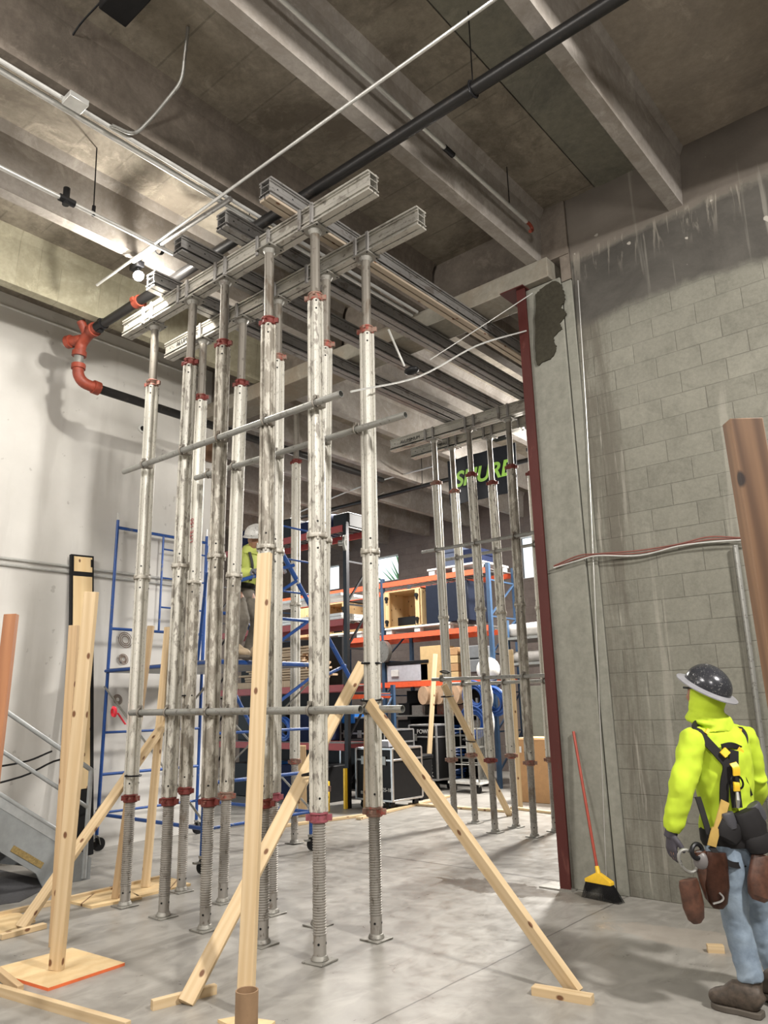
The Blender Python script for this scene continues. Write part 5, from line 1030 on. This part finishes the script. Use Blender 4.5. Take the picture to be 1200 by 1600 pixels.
# --- the worker walking along the block wall
S1 = Vector((.57, .82, 0)); F1_ = Vector((-.82, .57, 0))
J1 = dict(head=(-1.511,4.640,1.612), neck=(-1.471,4.648,1.464), Lsh=(-1.548,4.478,1.369), Rsh=(-1.380,4.855,1.378), Lel=(-1.610,4.373,1.105), Lwr=(-1.684,4.363,0.894), Rel=(-1.376,4.937,1.106), Rwr=(-1.480,5.085,0.917),
          Lhip=(-1.483,4.572,0.786), Rhip=(-1.438,4.754,0.764), Lkn=(-1.475,4.592,0.435), Rkn=(-1.472,4.934,0.391), Lan=(-1.437,4.598,0.157), Ran=(-1.412,4.959,0.126), Ltoe=(-1.640,4.584,0.000), Lheel=(-1.395,4.568,0.000), Rtoe=(-1.499,4.882,0.000), Rheel=(-1.267,4.728,0.040))
rz1 = [(Vector((-1.459,4.645,0.827)), (.170, .125)), (Vector((-1.458,4.645,0.909)), (.172, .128)), (Vector((-1.463,4.654,1.025)), (.160, .120)), (Vector((-1.466,4.652,1.161)), (.172, .125)), (Vector((-1.466,4.651,1.288)), (.188, .128)), (Vector((-1.469,4.662,1.375)), (.180, .112)), (Vector((-1.472,4.660,1.428)), (.115, .09)), (Vector((-1.474,4.658,1.467)), (.075, .075))]
hands1 = {'L': (Vector((-.10, -.02, -1)), (.6, .75, 0), 1, .35), 'R': (Vector((-.6, .5, -.4)), (-.5, -.6, -.4), -1, .6)}
face1 = Vector((-.93, .22, .12)); up1 = Vector((.22, 0, 1))
W1, J1v, _, _ = person('worker in yellow hooded shirt, black harness and dark hard hat walking past the block wall', J1, S1, F1_, face1, up1, dict(skin=M_skin, shirt=M_hivis, trousers=M_denim, glove=M_glove, boot=M_boot), hands1, rz1, None)
# hood
hc = J1v['head']; s_, f_, u_ = frame3(face1, up1); R1 = Matrix((s_, f_, u_)).transposed()
b = MB(); b.ell(hc-f_*.022-u_*.005, (.098, .098, .140), R1, 24, 16); nk = Vector((-1.474,4.658,1.443))
b.loft([hc-u_*.05-f_*.012, hc-u_*.10-f_*.006, nk, nk-Vector((0, 0, .03))], [(.096, .098), (.088, .094), (.105, .095), (.13, .10)], 24, True, s_)
for i in range(3): b.torus(hc-u_*(.09+.028*i)-f_*.01, .085+.008*i, .013, u_+f_*random.uniform(-.4, .4), 20, 6)
folds(remesh(put(b.build('hood', M_hivis), W1), .009, 3), .10, .02)
put(MB().bar(hc+f_*.085+u_*.035+s_*(-.06), hc+f_*.085+u_*.035+s_*.06, .012, .03, f_).bar(hc+f_*.09+u_*.035+s_*(-.06), hc+f_*.0+u_*.035+s_*(-.088), .01, .006).build('safety_glasses', M_black, bevel=.003), W1)
hard_hat(W1, hc+u_*.050-f_*.020, f_+u_*.42, u_-f_*.42, M_hatg, M_brim, True, 1.0)
# harness on the back
BK = -F1_+Vector((.25, -.35, 0)); bd = 4.345
def bk(x, y, d): return (x, y, d)
ribbon([(-1.537,4.552,1.457), (-1.523,4.472,1.438), (-1.488,4.463,1.388), (-1.425,4.490,1.299), (-1.393,4.511,1.235), (-1.413,4.494,1.143), (-1.431,4.491,1.021)], .050, .010, BK, M_web, 'harness_strap', W1)
ribbon([(-1.379,4.752,1.436), (-1.349,4.718,1.405), (-1.341,4.692,1.358), (-1.356,4.640,1.285), (-1.370,4.602,1.229), (-1.351,4.631,1.134), (-1.345,4.662,1.064)], .050, .010, BK, M_web, 'harness_strap', W1)
ribbon([(-1.409,4.517,1.335), (-1.370,4.562,1.343), (-1.344,4.637,1.319)], .030, .010, BK, M_web, 'cross_strap', W1)
ribbon([(-1.365,4.567,1.316), (-1.370,4.543,1.223), (-1.373,4.534,1.108), (-1.374,4.533,1.020)], .055, .012, BK, M_web, 'back_pad', W1)
for q0, q1, w_ in (((-1.473,4.483,1.424), (-1.461,4.486,1.414), .030), ((-1.366,4.697,1.417), (-1.352,4.709,1.413), .022), ((-1.400,4.492,1.320), (-1.380,4.502,1.293), .042), ((-1.341,4.626,1.320), (-1.355,4.602,1.294), .036)):
    ribbon([q0, Vector(q0).lerp(Vector(q1), .5), q1], w_, .012, BK, M_yel, 'yellow_patch', W1)
ribbon([(-1.361,4.511,1.253), (-1.346,4.505,1.227), (-1.349,4.509,1.187)], .040, .008, BK, M_yel, 'lanyard_loop', W1)
dr = Vector((-1.351,4.513,1.154)); put(MB().torus(dr, .030, .006, BK, 20, 6, 1.25).build('d_ring', M_blackm), W1)
ribbon([(-1.353,4.498,1.155), (-1.351,4.493,1.136), (-1.355,4.496,1.109)], .032, .012, BK, M_yel, 'lanyard_loop', W1)
put(MB().loft([(-1.354,4.498,1.103), (-1.352,4.486,1.065), (-1.359,4.493,1.025)], [.009, .012, .008], 10).build('snap_hook', M_galv), W1)
ribbon([(-1.550,4.450,1.074), (-1.528,4.436,0.995), (-1.507,4.427,0.901), (-1.496,4.430,0.837)], .032, .008, BK, M_web, 'side_strap', W1)
ribbon([(-1.416,4.478,1.056), (-1.436,4.448,0.984), (-1.457,4.423,0.915)], .048, .008, BK, M_ochre, 'leg_strap', W1)
ribbon([(-1.460,4.415,0.925), (-1.476,4.402,0.875), (-1.489,4.397,0.836)], .048, .008, BK, M_ochre, 'leg_strap', W1)
ribbon([(-1.497,4.403,0.835), (-1.454,4.426,0.773), (-1.410,4.503,0.734), (-1.368,4.643,0.735)], .030, .008, BK, M_web, 'thigh_strap', W1)
# tool belt and pouches
bc = Vector((-1.449,4.653,0.869)); b = MB(); b.loft([bc-Vector((0, 0, .055)), bc-Vector((0, 0, .03)), bc+Vector((0, 0, .03)), bc+Vector((0, 0, .05))], [(.180, .135), (.190, .145), (.190, .145), (.180, .135)], 28, True, S1)
tb = put(b.build('tool_belt', M_web), W1)
def pouch(c, r, mat, nm, rot=0, k=3):
    R = Matrix.Rotation(rot, 3, Vector((-F1_.x, -F1_.y, 0))) @ Matrix((S1, F1_, Vector((0, 0, 1)))).transposed(); b = MB(); c = Vector(c)
    b.loft([c+R @ Vector((0, 0, r[2])), c+R @ Vector((0, 0, r[2]*.8)), c+R @ Vector((0, 0, -.2*r[2])), c+R @ Vector((0, 0, -.8*r[2])), c+R @ Vector((0, 0, -r[2]))], [(r[0]*.85, r[1]*.7), (r[0]*.95, r[1]*.85), (r[0], r[1]), (r[0]*.75, r[1]*.9), (r[0]*.4, r[1]*.5)], 20, True, R @ Vector((1, 0, 0)))
    return put(b.build(nm, mat), W1)
pouch((-1.338,4.590,0.925), (.095, .06, .085), M_web, 'gear_bag', .3); pouch((-1.414,4.480,0.901), (.075, .035, .055), M_web, 'gear_bag', -.5); pouch((-1.304,4.631,0.988), (.045, .035, .05), plain('grey_gear', (.06, .06, .07), .4), 'gear_case', .5)
pouch((-1.405,4.474,0.957), (.036, .030, .045), plain('grey_gear', (.06, .06, .07), .4), 'gear_case', .2); pouch((-1.310,4.600,0.837), (.08, .05, .05), M_web, 'gear_bag', .1)
pouch((-1.599,4.330,0.568), (.062, .035, .105), M_leather, 'leather_pouch', .12); pouch((-1.488,4.411,0.669), (.070, .045, .135), M_leath2, 'leather_pouch', -.10); pouch((-1.536,4.390,0.682), (.040, .04, .13), M_leather, 'leather_pouch', .18)
pouch((-1.316,4.595,0.667), (.080, .05, .115), M_leather, 'leather_pouch', -.35)
put(MB().torus((-1.595,4.320,0.765), .045, .009, BK, 22, 8, 1.35).build('hammer_ring', M_galv), W1); put(MB().torus((-1.551,4.345,0.813), .038, .012, BK+Vector((.5, 0, .4)), 22, 8, .8).build('carabiner', M_blackm), W1)
put(MB().ell((-1.543,4.364,0.764), (.04, .03, .05)).build('gear_case', plain('grey_gear2', (.16, .15, .15), .4)), W1)
ribbon([(-1.465,4.358,0.620), (-1.452,4.369,0.598), (-1.462,4.361,0.580), (-1.497,4.337,0.568)], .008, .006, BK, M_steelb, 'steel_clip', W1)
# --- the worker on the scaffold
def V(x, y, z): return Vector((x, y, z))
ft = Vector((-6.650,5.413,2.125)); fx = Vector((.80, .10, 0)).normalized(); S2 = Vector((.15, -.98, 0)).normalized(); k0 = ft
def Q(a, l, z): return k0+fx*a+Vector((S2.x, S2.y, 0))*l+Vector((0, 0, z*.93))      # a forward, l to the right, z up
J2 = dict(head=Q(.14, 0, 1.43), neck=Q(.06, 0, 1.30), Lsh=Q(.02, -.18, 1.22), Rsh=Q(.02, .18, 1.22), Lel=Q(.12, -.24, .98), Lwr=Q(.36, -.12, 1.02), Rel=Q(.06, .26, .97), Rwr=Q(.27, .17, .99), Lhip=Q(-.06, -.09, .80), Rhip=Q(-.06, .09, .80), Lkn=Q(.10, -.11, .44), Rkn=Q(.10, .12, .44),
          Lan=Q(-.02, -.11, .10), Ran=Q(-.02, .13, .10), Ltoe=Q(.20, -.12, 0), Lheel=Q(-.08, -.11, 0), Rtoe=Q(.20, .15, 0), Rheel=Q(-.08, .13, 0))
rz2 = [(Q(-.06, 0, .84), (.165, .12)), (Q(-.05, 0, .92), (.165, .125)), (Q(-.02, 0, 1.03), (.175, .13)), (Q(.01, 0, 1.14), (.19, .13)), (Q(.03, 0, 1.22), (.18, .11)), (Q(.045, 0, 1.27), (.11, .09)), (Q(.055, 0, 1.30), (.075, .075))]
hands2 = {'L': ((.95, -.1, .1), (0, .3, -1), 1, .8), 'R': ((.9, -.25, .1), (0, .3, -1), -1, .8)}
face2 = Vector((.45, -.82, -.30))
W2, J2v, _, _ = person('worker in white hard hat and yellow shirt standing on the blue scaffold', J2, S2, fx, face2, Vector((.2, -.1, 1)), dict(skin=M_skin, shirt=M_hivis2, trousers=M_work, glove=M_glove2, boot=M_boot2), hands2, rz2, None)
s_, f_, u_ = frame3(face2, (.2, -.1, 1)); hc = J2v['head']
hard_hat(W2, hc+u_*.045-f_*.01, f_, u_, M_hatw, M_hatw, False, 1.05)
b = MB(); b.loft([hc-u_*.09-f_*.03, J2v['neck'], J2v['neck']-Vector((0, 0, .05))], [(.075, .080), (.095, .09), (.12, .10)], 20, True, S2); b.ell(hc-f_*.055-u_*.03, (.088, .065, .11), Matrix((s_, f_, u_)).transposed()); remesh(put(b.build('hood', M_hivis2), W2), .01, 3)
b = MB(); c_ = Q(-.055, 0, .87); b.loft([c_-V(0, 0, .03), c_+V(0, 0, .03)], [(.175, .135), (.175, .135)], 24, True, S2); put(b.build('tool_belt', M_web), W2)
ribbon([Q(.14, .09, 1.26), Q(.16, .06, 1.1), Q(.11, .03, .92)], .04, .008, fx, M_web, 'harness_strap', W2); ribbon([Q(.05, .14, 1.28), Q(-.10, .12, 1.2), Q(-.13, .05, 1.0), Q(-.16, .0, .88)], .04, .008, fx, M_web, 'harness_strap', W2)
pouch_c = Q(.02, .17, .74); put(MB().ell(pouch_c, (.07, .05, .10)).build('tool_pouch', M_leath2), W2)
ribbon([Q(-.02, .20, .86), Q(.0, .21, .74), Q(.06, .2, .60)], .035, .008, S2, M_ochre, 'leg_strap', W2)
wr = (J2v['Rwr']+J2v['Lwr'])/2
tg = thing('held_tube', 'short blue tube held in the hands of the worker on the scaffold', 'tube', wr); dd = (J2v['Lwr']-J2v['Rwr']).normalized()+Vector((0, 0, .25)); put(MB().cyl(wr+Vector((.07, -.02, -.02))-dd*.35, wr+Vector((.07, -.02, -.02))+dd*.35, .021, n=12).build('tube_body', M_blue), tg)
